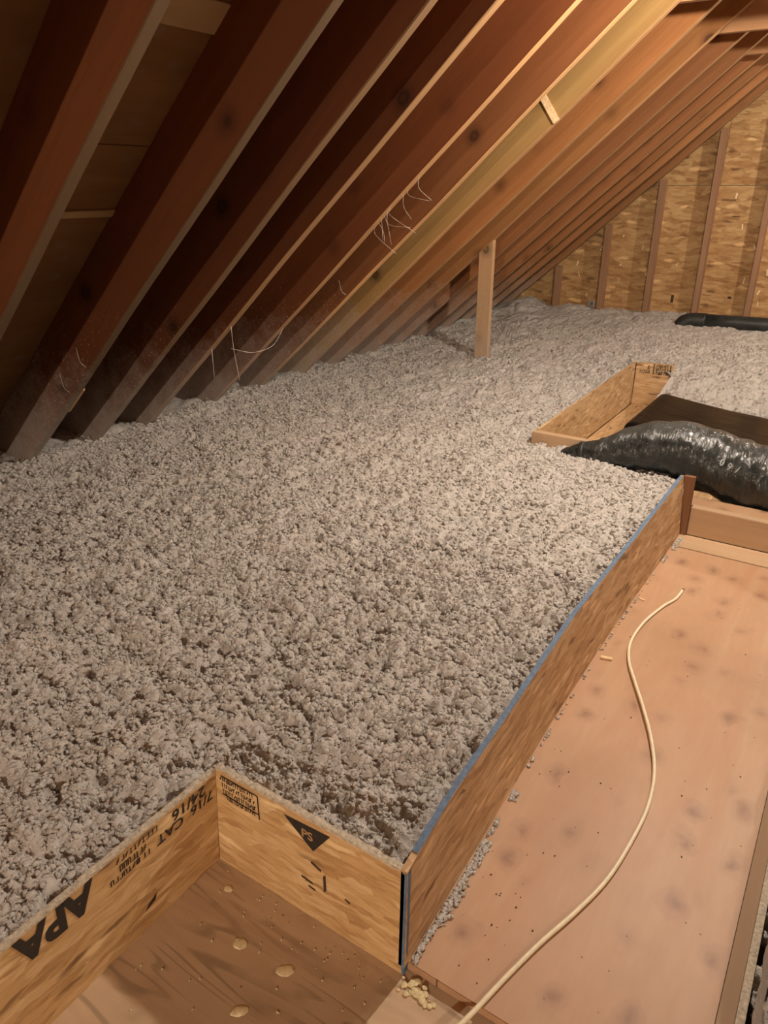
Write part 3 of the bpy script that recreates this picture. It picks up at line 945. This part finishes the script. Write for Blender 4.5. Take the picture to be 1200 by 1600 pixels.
for i, x in enumerate(xs_):
    z = 0.2402 if x < -0.5 else np.interp(x, [-0.5, -0.405], [0.2398, 0.2384])
    r = [random.uniform(-0.0012, 0.0012) for _ in range(3)]
    rm += [(x, 0.6825 + r[0] * 0.4, z - 0.003), (x, 0.6835 + r[0], z + 0.0022 + r[1]), (x, 0.6945 + r[2], z + 0.002 + r[1]), (x, 0.6955, z - 0.006)]
for i in range(len(xs_) - 1):
    for j in range(3): rf.append((i * 4 + j, i * 4 + j + 1, (i + 1) * 4 + j + 1, (i + 1) * 4 + j))
me = mesh_from('raw_edge', rm, rf); recalc(me)
o = new_obj('raw_edge', me, M_EDGE, d2); o.matrix_parent_inverse = T2
tag(d2, 'short OSB insulation dam with black triangle stamp, facing the viewer at the corner', 'dam board')

# left dam (inner face stamped upside down)
d3 = empty('insulation_dam', (-0.83, 0.1, 0))
T3 = Matrix.Translation((0.83, -0.1, 0))
def d3_face(y, z):     # inner face point
    t = z / 0.233
    return (-0.8305 + 0.0195 * t, y, z)
v = []
for y in (-0.95, 0.682):
    a = d3_face(y, 0.0005); b = d3_face(y, 0.233)
    v += [a, b, (b[0] - 0.0115, y, b[2]), (a[0] - 0.0115, y, a[2])]
f = [(0, 1, 5, 4), (1, 2, 6, 5), (2, 3, 7, 6), (3, 0, 4, 7), (3, 2, 1, 0), (4, 5, 6, 7)]
me = mesh_from('panel', v, f); recalc(me); metric_uv(me)
o = new_obj('panel', me, M_OSB, d3); o.matrix_parent_inverse = T3
rm, rf = [], []
ys = np.linspace(-0.9, 0.684, 150)
for i, y in enumerate(ys):
    r = [random.uniform(-0.001, 0.001) for _ in range(3)]
    rm += [(-0.8108, y, 0.2305 + r[0]), (-0.8114 + r[0] * .5, y, 0.2352 + r[1]), (-0.8226, y, 0.2350 + r[2]), (-0.8236, y, 0.228)]
for i in range(len(ys) - 1):
    for j in range(3): rf.append((i * 4 + j, i * 4 + j + 1, (i + 1) * 4 + j + 1, (i + 1) * 4 + j))
me = mesh_from('raw_edge', rm, rf); recalc(me)
o = new_obj('raw_edge', me, M_EDGE, d3); o.matrix_parent_inverse = T3
tag(d3, 'OSB insulation dam at bottom left with upside-down black printed lettering', 'dam board')

# ---- printed marks
def print_on(root, T, me, fn, name='printed_mark', mat=M_INK):
    for vtx in me.vertices:
        vtx.co = Vector(fn(vtx.co.x, vtx.co.y))
    part = next(c for c in root.children if c.name.split('.')[0] in ('panel', 'jacket'))
    o = new_obj(name, me, mat, part)
    return o
def flipped(y_right, z_low, sx=1.0, clip=0.2325):
    # upside-down text on the left dam: reads towards -Y, glyphs grow downward
    def fn(tx, ty):
        z = min(z_low - ty, clip)
        p = d3_face(y_right - tx * sx, z)
        return (p[0] + 0.0007, p[1], p[2])
    return fn
def strokes(segs, w):
    verts, faces = [], []
    for (x0, y0, x1, y1) in segs:
        d = np.array([x1 - x0, y1 - y0]); L = np.linalg.norm(d) or 1; n = np.array([-d[1], d[0]]) / L * w / 2
        b = len(verts)
        verts += [(x0 - n[0], y0 - n[1], 0), (x1 - n[0], y1 - n[1], 0), (x1 + n[0], y1 + n[1], 0), (x0 + n[0], y0 + n[1], 0)]
        faces.append((b, b + 1, b + 2, b + 3))
    return mesh_from('marks', verts, faces)
def scribble(width, height, n, w, seed):
    r = random.Random(seed); segs = []
    x = 0
    step = width / n
    for i in range(n):
        k = r.choice((0, 1, 2, 3))
        x = i * step
        if k == 0: segs += [(x, 0, x, height), (x, height, x + step * .6, height)]
        elif k == 1: segs += [(x, 0, x + step * .6, height), (x, height * .5, x + step * .6, height * .5)]
        elif k == 2: segs += [(x, height, x + step * .6, height), (x + step * .3, 0, x + step * .3, height)]
        else: segs += [(x, 0, x, height), (x, 0, x + step * .6, 0), (x + step * .6, 0, x + step * .6, height)]
    return strokes(segs, w)

# glyph tops point down: baseline is the upper edge of each line
print_on(d3, T3, text_mesh('APA', 0.078, 0.05), flipped(0.415, 0.2265, 0.86), 'printed_letters')
print_on(d3, T3, text_mesh('7/16  CAT', 0.030), flipped(0.672, 0.196, 1.0), 'printed_letters')
print_on(d3, T3, text_mesh('24/16', 0.034), flipped(0.655, 0.223, 1.0), 'printed_letters')
print_on(d3, T3, scribble(0.055, 0.014, 7, 0.0022, 1), flipped(0.52, 0.205), 'printed_marks')
print_on(d3, T3, scribble(0.085, 0.012, 10, 0.002, 2), flipped(0.545, 0.224), 'printed_marks')
print_on(d3, T3, scribble(0.06, 0.011, 7, 0.0022, 3), flipped(0.505, 0.186), 'printed_marks')
print_on(d3, T3, text_mesh('11 8', 0.018), flipped(0.530, 0.187), 'printed_letters')
me = mesh_from('fleck', [(0, 0, 0), (0.022, 0.006, 0), (0.027, 0.022, 0), (0.008, 0.012, 0)], [(0, 1, 2, 3)])
print_on(d3, T3, me, lambda a, b: (d3_face(0.505 + a, 0.048 + b)[0] + 0.0007, 0.505 + a, 0.048 + b), 'bark_fleck', M_BARK)
def on2(x, z):
    return lambda a, b: (x + a, 0.6822, z + b)
# dense block of small print with its border bar
print_on(d2, T2, scribble(0.082, 0.009, 15, 0.0016, 4), on2(-0.802, 0.217), 'printed_marks')
print_on(d2, T2, scribble(0.082, 0.009, 14, 0.0016, 5), on2(-0.799, 0.203), 'printed_marks')
print_on(d2, T2, scribble(0.082, 0.009, 15, 0.0016, 6), on2(-0.797, 0.189), 'printed_marks')
print_on(d2, T2, scribble(0.074, 0.009, 13, 0.0016, 16), on2(-0.79, 0.176), 'printed_marks')
print_on(d2, T2, strokes([(0, 0, 0, 0.055), (0, 0.055, -0.088, 0.057), (0, 0.012, -0.088, 0.014)], 0.003), on2(-0.711, 0.172), 'printed_marks')
# triangle stamp with letters left bare: the letters lie on the ink in wood colour
me = mesh_from('triangle', [(0, 0, 0), (0.062, -0.05, 0), (0.100, 0.006, 0)], [(0, 1, 2)])
print_on(d2, T2, me, on2(-0.652, 0.221), 'printed_triangle')
me = text_mesh('PS', 0.026)
print_on(d2, T2, me, lambda a, b: (-0.614 + a, 0.6819, 0.194 + b), 'printed_letters', M_PATCH)
for (x, z, w, h, a) in ((-0.585, 0.138, 0.024, 0.007, -0.45), (-0.568, 0.108, 0.006, 0.046, 0.0), (-0.607, 0.092, 0.026, 0.006, -0.2), (-0.597, 0.078, 0.016, 0.005, -0.2), (-0.52, 0.098, 0.012, 0.005, -0.5)):
    me = mesh_from('fleck', [(-w / 2, -h / 2, 0), (w / 2, -h / 3, 0), (w / 2.4, h / 2, 0), (-w / 2, h / 3, 0)], [(0, 1, 2, 3)])
    ca, sa = math.cos(a), math.sin(a)
    print_on(d2, T2, me, lambda p, q: (x + p * ca - q * sa, 0.6822, z + p * sa + q * ca), 'bark_fleck', M_BARK)

# torn foam at the meeting corner
bm = bmesh.new()
fr = random.Random(5)
for i in range(46):
    t = fr.gauss(0, 0.014); u = fr.gauss(0, 0.006)
    rr = fr.uniform(0.002, 0.0055)
    m4 = Matrix.Translation((-0.380 + t * 0.95 + u * 0.3, 0.672 - t * 0.25 + u, rr * 0.45)) @ Matrix.Diagonal((1.2, 1.0, 0.7, 1))
    bmesh.ops.create_icosphere(bm, subdivisions=2, radius=rr, matrix=m4)
for vtx in bm.verts: vtx.co += Vector((fr.uniform(-1, 1), fr.uniform(-1, 1), fr.uniform(-1, 1))) * 0.0005
me = bpy.data.meshes.new('foam'); bm.to_mesh(me); bm.free()
o = new_obj('foam_blob', me, M_FOAM)
tag(o, 'crusty cream foam blob on the floor at the corner of the dams', 'foam')

# end of the walkway: corner stake, cross board, raised deck
o = box('corner_stake', (-0.4175, 2.645, 0.0195), (-0.398, 2.665, 0.247), M_BLOCK, None, 0.0012)
me = o.data
for vtx in me.vertices:
    if vtx.co.z > 0.2: vtx.co.x -= 0.0195 if vtx.co.x < -0.41 else 0.002
tag(o, 'dark upright stake at the far end of the long dam', 'stake')
o = box('cross_board', (-0.397, 2.657, 0.0195), (0.55, 2.695, 0.128), M_BOARD, None, 0.002)
tag(o, 'pale cross board on edge at the far end of the walkway', 'board')
o = box('deck_sheet', (-0.425, 2.697, 0.105), (0.70, 2.785, 0.123), M_WALK, None, 0.001)
tag(o, 'lit plywood deck piece just behind the cross board under the duct', 'deck')
o = box('deck_bearer', (-0.425, 2.735, -0.30), (0.70, 2.775, 0.1045), M_BLOCK, None, 0.001)
tag(o, 'bearer hidden beneath the raised deck piece', 'bearer')

# far box of OSB
o = box('box_floor_sheet', (-1.10, 2.89, -0.018), (1.2, 4.44, 0.0), M_OSB_FAR, None, 0.001)
tag(o, 'bare board floor inside the far OSB box', 'floor sheet')
fb = empty('insulation_dam', (-1.105, 3.65, 0))
TF = Matrix.Translation((1.105, -3.65, 0))
v = [(-1.104, 2.89, 0.0005), (-1.104, 4.425, 0.0005), (-1.112, 4.425, 0.246), (-1.092, 2.89, 0.243)]
v += [(a - 0.0115, b, c) for a, b, c in v]
f = [(3, 2, 1, 0), (4, 5, 6, 7), (0, 1, 5, 4), (1, 2, 6, 5), (2, 3, 7, 6), (3, 0, 4, 7)]
me = mesh_from('panel', v, f); recalc(me); metric_uv(me)
o = new_obj('panel', me, M_OSB_FAR, fb); o.matrix_parent_inverse = TF
print_on(fb, TF, strokes([(0, 0, 0.075, 0.01), (0.075, 0.01, 0.075, 0.055), (0.075, 0.055, 0, 0.05), (0, 0.05, 0, 0), (-0.02, -0.02, -0.02, 0.03), (-0.02, -0.02, 0.03, -0.02)], 0.006),
         lambda a, b: (-1.1035 - 0.006 * (0.11 + b) / 0.245 + 0.0006, 3.98 + a, 0.11 + b), 'printed_marks')
tag(fb, 'side panel of the far OSB box, seen along its lit inner face', 'dam board')
bb = empty('insulation_dam', (-1.01, 4.44, 0))
TB = Matrix.Translation((1.01, -4.44, 0))
v = [(-1.1155, 4.427, 0.0005), (-0.905, 4.47, 0.0005), (-0.903, 4.47, 0.248), (-1.1155, 4.427, 0.248)]
v += [(a, b + 0.0115, c) for a, b, c in v]
f = [(0, 1, 2, 3), (7, 6, 5, 4), (0, 4, 5, 1), (1, 5, 6, 2), (2, 6, 7, 3), (3, 7, 4, 0)]
me = mesh_from('panel', v, f); recalc(me); metric_uv(me)
o = new_obj('panel', me, M_OSB_FAR, bb); o.matrix_parent_inverse = TB
def onb(x, z):
    return lambda a, b: (x + a, 4.4262 + (x + a + 1.1155) / 0.2105 * 0.043 - 0.0008, z + b)
print_on(bb, TB, text_mesh('S', 0.032), onb(-1.045, 0.212), 'printed_letters')
print_on(bb, TB, text_mesh('1OSB', 0.026), onb(-1.088, 0.188), 'printed_letters')
print_on(bb, TB, strokes([(0, 0, 0, 0.062)], 0.006), onb(-1.008, 0.183), 'printed_marks')
print_on(bb, TB, strokes([(0, 0, 0, 0.066)], 0.006), onb(-0.918, 0.178), 'printed_marks')
print_on(bb, TB, scribble(0.07, 0.016, 7, 0.004, 8), onb(-0.995, 0.226), 'printed_marks')
print_on(bb, TB, scribble(0.07, 0.016, 7, 0.004, 9), onb(-0.995, 0.205), 'printed_marks')
print_on(bb, TB, scribble(0.07, 0.016, 7, 0.004, 10), onb(-0.992, 0.184), 'printed_marks')
print_on(bb, TB, strokes([(0, 0, 0, 0.235)], 0.006), onb(-1.108, 0.008), 'corner_gap', M_BARK)
tag(bb, 'stamped back panel of the far OSB box', 'dam board')
o = box('front_board', (-1.108, 2.85, -0.01), (-0.735, 2.888, 0.2405), M_BOARD, None, 0.002)
tag(o, 'low front board of the far OSB box, half buried in insulation', 'board')

# ================================================================== BLACK WRAPPED UNIT IN THE BOX
bm = bmesh.new()
L0, L1, W0, W1 = -0.815, 0.55, 3.16, 3.80
nx_, ny_ = 40, 20
def wrapped(u, v_):
    # superellipse-like rounded slab, top tilting down to the right
    return None
root = empty('wrapped_unit', (-0.2, 3.48, 0))
TW = Matrix.Translation((0.2, -3.48, 0))
me = box_mesh((L0, W0, 0.004), (L1, W1, 0.25), 0, 'cover')
bm = bmesh.new(); bm.from_mesh(me)
bmesh.ops.bevel(bm, geom=bm.edges[:], offset=0.042, segments=5, affect='EDGES', profile=0.6)
bmesh.ops.triangulate(bm, faces=[f for f in bm.faces if len(f.verts) > 4])
bmesh.ops.subdivide_edges(bm, edges=[e for e in bm.edges if e.calc_length() > 0.08], cuts=8, use_grid_fill=True)
from mathutils import noise as mn
for vtx in bm.verts:
    c = vtx.co
    k = max(0, min(1, (c.z - 0.02) / 0.2))
    c.z -= k * (c.x - L0) * 0.105
    c.x += k * 0.0 + (1 - k) * (0.02 if c.x < -0.7 else 0)
    nrm = mn.noise(Vector((c.x * 6, c.y * 6, c.z * 9))) * 0.006
    c += Vector((nrm, nrm * 0.6, nrm * 0.9)) * (0.3 + 0.7 * k)
bm.to_mesh(me); bm.free()
me.polygons.foreach_set('use_smooth', [True] * len(me.polygons))
o = new_obj('cover', me, M_BLACK, root); o.matrix_parent_inverse = TW
me = mesh_from('tape', [(-0.722, 3.150, 0.200), (-0.668, 3.150, 0.192), (-0.66, 3.156, 0.205), (-0.70, 3.156, 0.217)], [(0, 1, 2, 3)])
so = new_obj('tape_strip', me, M_CYAN, root); so.matrix_parent_inverse = TW
sm = so.modifiers.new('thick', 'SOLIDIFY'); sm.thickness = 0.001
so['label'] = 'small cyan tape strip'
tag(root, 'low black plastic-wrapped unit lying inside the far OSB box', 'wrapped unit')

# ================================================================== DUCT
duct = empty('flexible_duct', (-0.5, 2.79, 0.2))
TD = Matrix.Translation((0.5, -2.79, -0.2))
cp = [(-0.945, 2.775, 0.160, 0.030), (-0.915, 2.775, 0.192, 0.034), (-0.86, 2.778, 0.212, 0.043), (-0.775, 2.79, 0.222, 0.064), (-0.648, 2.835, 0.258, 0.091),
      (-0.500, 2.875, 0.268, 0.108), (-0.345, 2.90, 0.222, 0.121), (-0.208, 2.90, 0.196, 0.126), (-0.02, 2.88, 0.20, 0.127), (0.20, 2.84, 0.24, 0.127), (0.55, 2.78, 0.30, 0.127)]
path4 = catmull(cp, 14)
dpath = [p[:3] for p in path4]; drad = [p[3] for p in path4]
ph = rng.uniform(0, 6.28, 12)
def wob(t, a):
    s = 0.026 * math.sin(t * 95 + 1.5 * math.sin(a * 2 + ph[0])) + 0.014 * math.sin(a * 5 + t * 31 + ph[1])
    s += 0.03 * math.sin(a * 3 - t * 17 + ph[2]) * math.sin(t * 23 + ph[3]) + 0.012 * math.sin(t * 171 + a * 7 + ph[4])
    return s
me, dframes = tube_mesh('jacket', dpath, drad, 56, 1.0, wob=wob)
o = new_obj('jacket', me, M_DUCT, duct); o.matrix_parent_inverse = TD
# pinched collar near the buried end
me, _ = tube_mesh('band', [dpath[i] for i in range(27, 31)], [drad[i] * 1.05 + 0.002 for i in range(27, 31)], 40)
o = new_obj('clamp_band', me, M_ABS, duct); o.matrix_parent_inverse = TD
# pale lettering following the curve of the jacket
plen = np.cumsum([0] + [np.linalg.norm(dpath[i + 1] - dpath[i]) for i in range(len(dpath) - 1)])
def on_duct(s0, a0, size):
    def fn(tx, ty):
        s = s0 + tx
        i = int(np.clip(np.searchsorted(plen, s) - 1, 0, len(dpath) - 2))
        t = (s - plen[i]) / (plen[i + 1] - plen[i])
        c = dpath[i] * (1 - t) + dpath[i + 1] * t
        r = drad[i] * (1 - t) + drad[i + 1] * t
        _, sd, up = dframes[i]
        a = a0 + ty / r
        tt = (i + t) / len(dpath)
        rr = r * (1 + wob(tt, a)) + 0.0035
        p = c + sd * math.cos(a) * rr + up * math.sin(a) * rr
        return tuple(p)
    return fn
s_ref = plen[14 * 5 + 11]
def letter(ch, ds, a, size):
    me = text_mesh(ch, size)
    bm = bmesh.new(); bm.from_mesh(me)
    bmesh.ops.triangulate(bm, faces=bm.faces[:])
    bmesh.ops.subdivide_edges(bm, edges=[e for e in bm.edges if e.calc_length() > 0.008], cuts=2)
    bm.to_mesh(me); bm.free()
    print_on(duct, TD, me, on_duct(s_ref + ds, a, size), 'printed_letters', M_DUCTINK)
# side vector s = t x up points to -Y for a duct running +X, so angle grows from the near side to the top
letter('0', 0.0, 0.30, 0.036)
letter('9', 0.036, 0.28, 0.036)
letter('/', 0.075, 0.30, 0.036)
tag(duct, 'bulging dark grey flexible duct arching over the end of the long dam', 'duct')

# black drain pipe in front of the gable
pipe = empty('drain_pipe', (-1.2, 6.1, 0.25))
TP = Matrix.Translation((1.2, -6.1, -0.25))
pts = catmull([(-1.235, 6.05, 0.10), (-1.232, 6.05, 0.185), (-1.205, 6.055, 0.24), (-1.15, 6.06, 0.263), (-1.05, 6.065, 0.268)], 8)
me, _ = tube_mesh('elbow', pts, [0.056] * len(pts), 24, up=(0, 1, 0.01))
o = new_obj('elbow', me, M_ABS, pipe); o.matrix_parent_inverse = TP
pts = [np.array((-1.08 + i * 0.2, 6.063 + i * 0.004, 0.268 + i * 0.003)) for i in range(12)]
me, _ = tube_mesh('pipe', pts, [0.050] * len(pts), 24)
o = new_obj('pipe', me, M_ABS, pipe); o.matrix_parent_inverse = TP
tag(pipe, 'black plastic drain pipe with elbow lying before the gable wall', 'pipe')

# ================================================================== CABLE AND LITTER
cab = [[-0.345, 0.50], [-0.312, 0.585], [-0.284, 0.661], [-0.259, 0.759], [-0.234, 0.847], [-0.204, 0.936], [-0.178, 1.035], [-0.165, 1.157], [-0.163, 1.256], [-0.177, 1.355], [-0.21, 1.455],
       [-0.257, 1.559], [-0.309, 1.663], [-0.344, 1.74], [-0.366, 1.835], [-0.363, 1.955], [-0.339, 2.078], [-0.317, 2.147], [-0.311, 2.212]]
zc = []
for x, y in cab:
    z = 0.0185 + 0.0046
    if y < 0.66: z = 0.0225 - (0.66 - y) * 0.03
    if y < 0.55: z = 0.0175 + (y - 0.5) * 0.02
    zc.append((x, y, z + (0.004 * max(0, math.sin((y - 1.3) * 6)) if 1.3 < y < 1.8 else 0)))
cable = empty('electric_cable', (-0.25, 1.3, 0.02))
TC = Matrix.Translation((0.25, -1.3, -0.02))
cpth = catmull(zc, 8)
me, _ = tube_mesh('jacket', cpth, [0.0042] * len(cpth), 12)
o = new_obj('jacket', me, M_CABLE, cable); o.matrix_parent_inverse = TC
e0 = cpth[-1]; d = cpth[-1] - cpth[-4]; d /= np.linalg.norm(d)
for k in (-1, 1):
    off = np.array([0.0016 * k, 0.0, 0.0004])
    me, _ = tube_mesh('wire_end', [e0 + off - d * 0.004, e0 + off + d * 0.008, e0 + off * 1.6 + d * 0.014], [0.0016] * 3, 8)
    o = new_obj('wire_end', me, M_CUT, cable); o.matrix_parent_inverse = TC
tag(cable, 'loose cream electric cable snaking along the plywood walkway', 'cable')

def chip(x, y, z, l, w, h, a, label, mat=M_CHIP):
    o = new_obj('wood_chip', box_mesh((-l / 2, -w / 2, 0), (l / 2, w / 2, h), min(l, w, h) * 0.2), mat)
    o.location = (x, y, z); o.rotation_euler = (0, 0, a)
    tag(o, label, 'chip', 'wood chips on the walkway')
chip(-0.400, 1.723, 0.0185, 0.030, 0.012, 0.005, 0.25, 'pale wood chip lying against the middle of the long dam')
chip(-0.405, 2.093, 0.0185, 0.020, 0.006, 0.003, -0.3, 'tiny pale splinter near the far end of the long dam')
# plaster-like glue drips on the lower sheet
for (x, y, r1, r2, a, lab) in ((-0.768, 0.643, 0.009, 0.007, 0, 'small round cream glue spot near the inner corner of the lower platform'),
                               (-0.675, 0.575, 0.013, 0.011, 0.4, 'larger oval cream glue spot in the middle of the lower platform'),
                               (-0.578, 0.581, 0.016, 0.010, 0.6, 'smeared cream glue spot right of centre on the lower platform'),
                               (-0.596, 0.491, 0.014, 0.009, 0.8, 'smeared cream glue spot nearest the bottom of the photo')):
    o = new_obj('glue_spot', blob_mesh('glue', (r1, r2, 0.0016), x * 10, 0.1, 3, 0.25, 1.5), M_GLUE)
    o.location = (x, y, 0.0004); o.rotation_euler = (0, 0, a)
    tag(o, lab, 'glue spot', 'glue spots on the lower platform')

# tufts of fill along the foot of the long dam, too many to count singly: one heap of crumbs
def crumbs(name, pts, label, mat):
    verts, faces = [], []
    bm = bmesh.new(); bmesh.ops.create_icosphere(bm, subdivisions=2, radius=1.0)
    bv = np.array([v.co[:] for v in bm.verts]); bf = [[v.index for v in f.verts] for f in bm.faces]; bm.free()
    for (x, y, z, r) in pts:
        s = bv * (1 + 0.35 * rng.standard_normal((len(bv), 1))) * r * np.array([1, rng.uniform(0.7, 1.6), rng.uniform(0.45, 0.8)])
        b = len(verts)
        verts += [tuple(p) for p in (s + np.array([x, y, z]))]
        faces += [tuple(i + b for i in f) for f in bf]
    o = new_obj(name, mesh_from(name, verts, faces, True), mat)
    tag(o, label, 'insulation', kind='stuff')
pts = []
for (ya, yb, n, s) in ((0.78, 0.99, 330, 0.009), (1.0, 1.06, 20, 0.004), (1.115, 1.14, 50, 0.006), (2.5, 2.62, 60, 0.010), (0.70, 0.78, 70, 0.004), (2.38, 2.44, 20, 0.004), (1.2, 2.4, 60, 0.002)):
    for _ in range(n):
        y = rng.uniform(ya, yb); xb = np.interp(y, [p[0] for p in base_c], [p[1] for p in base_c])
        r = rng.uniform(0.001, 0.0042)
        pts.append((xb + 0.006 + abs(rng.normal(0, s * 0.8)), y, 0.019 + r * 0.5, r))
crumbs('insulation_crumbs', pts, 'small grey insulation crumbs strewn along the foot of the long dam', M_INSUL)
pts = []
for _ in range(60):
    x, y = rng.uniform(-0.39, 0.03), rng.uniform(0.72, 2.45)
    if rng.random() < 0.5: x, y = rng.normal(-0.33, 0.05), rng.uniform(0.72, 1.3)
    if -0.395 < x < 0.035: pts.append((x, y, 0.0188, rng.uniform(0.0006, 0.0015)))
crumbs('sawdust_specks', pts, 'tiny specks of dirt and sawdust on the walkway sheet', M_BARK)
pts = []
for _ in range(110):
    x, y = rng.uniform(-0.82, -0.42), rng.uniform(0.25, 0.675)
    if rng.random() < 0.4: y = 0.675 - abs(rng.normal(0, 0.03))
    pts.append((x, y, 0.0008, rng.uniform(0.0006, 0.0018)))
crumbs('platform_specks', pts, 'tiny pale specks scattered over the lower platform sheet', M_FOAM)

# rough batt chunks in the gap right of the walkway
for i, (x, y, z, rx, ry, rz, a, lab) in enumerate(((0.140, 0.99, -0.02, 0.060, 0.055, 0.06, 0.5, 'torn grey batt chunk lowest in the gap right of the walkway'),
                                                   (0.150, 1.12, -0.015, 0.068, 0.06, 0.06, -0.3, 'torn grey batt chunk in the middle of the gap right of the walkway'),
                                                   (0.148, 1.28, -0.02, 0.066, 0.065, 0.055, 0.2, 'torn grey batt chunk highest in the gap right of the walkway'))):
    o = new_obj('batt_chunk', blob_mesh('batt', (rx, ry, rz), 11 + i * 2.3, 0.8, 5, 0.55, 1.6), M_INSUL)
    o.location = (x, y, z); o.rotation_euler = (0.2, 0.3, a)
    tag(o, lab, 'insulation chunk', 'torn batt chunks')

# ================================================================== COBWEBS AND DUSTY THREADS
def threads(name, lines, label, r=0.0011):
    root = empty(name, lines[0][0])
    T = Matrix.Translation(-Vector(lines[0][0]))
    for ln in lines:
        p = catmull(ln, 6)
        rad = [r * (0.7 + 0.9 * rng.random()) for _ in p]
        me, _ = tube_mesh('thread', p, rad, 6)
        o = new_obj('thread', me, M_WEB, root); o.matrix_parent_inverse = T
    tag(root, label, 'cobweb', 'dusty cobwebs')
def redge(x, y, dz=0.0): return (x, y, roof_z(x) + dz)
b = RY[3] - 0.02
threads('cobweb', [[redge(-2.29, b), (-2.285, b, roof_z(-2.29) - 0.10), (-2.275, b + 0.01, roof_z(-2.29) - 0.235)],
                   [redge(-2.42, b), (-2.42, b, roof_z(-2.42) - 0.13)],
                   [redge(-2.30, b, -0.09), (-2.285, b + 0.12, roof_z(-2.30) - 0.125), (-2.30, b + 0.27, roof_z(-2.3) - 0.12), redge(-2.37, RY[4] - 0.03, -0.01)]],
        'dusty threads hanging from the fourth rafter near its foot', 0.0008)
b = RY[4] - 0.03
L = []
for i in range(9):
    x = -1.83 + 0.17 * rng.random() + (0.06 if i > 6 else 0)
    L.append([redge(x, b), (x + rng.uniform(0, 0.05), b - rng.uniform(0, 0.03), roof_z(x) - rng.uniform(0.0, 0.05)), (x + rng.uniform(0.03, 0.14), b + rng.uniform(-0.04, 0.03), roof_z(x) - rng.uniform(0.03, 0.12))])
threads('cobweb', L, 'wispy cobweb strands below the fifth rafter', 0.00045)
for (ri, x0, lab) in ((1, -2.42, 'short dusty thread on the side of the second rafter, upper one'), (1, -2.55, 'short dusty thread on the side of the second rafter, lower one'), (5, -2.3, 'short dusty thread on the sixth rafter near its foot')):
    y = RY[ri] - 0.042
    threads('cobweb', [[(x0, y, roof_z(x0) + 0.12), (x0 + 0.02, y - 0.006, roof_z(x0) + 0.07), (x0 + 0.045, y - 0.002, roof_z(x0 + 0.045) + 0.012)]], lab, 0.0009)

# ================================================================== BULBS
LABS = ['bare bulb hanging under the collar tie above the walkway', 'bare bulb behind the viewer', 'bare bulb under the ridge near the gable wall']
for (loc, s), lab in zip(BULBS, LABS):
    root = empty('light_bulb', loc)
    me = blob_mesh('bulb', (0.030, 0.030, 0.036), 0, 1.0, 2, 0.0)
    new_obj('bulb', me, mat_emit('bulb_glow', BULB_COLOUR, s), root)
    me, _ = tube_mesh('socket', [np.array((0, 0, 0.038)), np.array((0, 0, 0.06)), np.array((0, 0, 0.10)), np.array((0, 0, 0.115))], [0.016, 0.02, 0.022, 0.05], 20, up=(0, 1, 0))
    new_obj('socket', me, M_PORCELAIN, root)
    zt = 0.29 if loc[1] == 2.45 else roof_z(loc[0] if loc[0] < RIDGE_X else 2 * RIDGE_X - loc[0]) - loc[2] - 0.02
    me, _ = tube_mesh('cord', [np.array((0, 0, 0.114)), np.array((0, 0.0 if loc[1] != 2.45 else 0.33, zt if loc[1] != 2.45 else 0.10))], [0.004, 0.004], 8, up=(0, 1, 0))
    new_obj('cord', me, M_CABLE, root)
    tag(root, lab, 'light bulb')
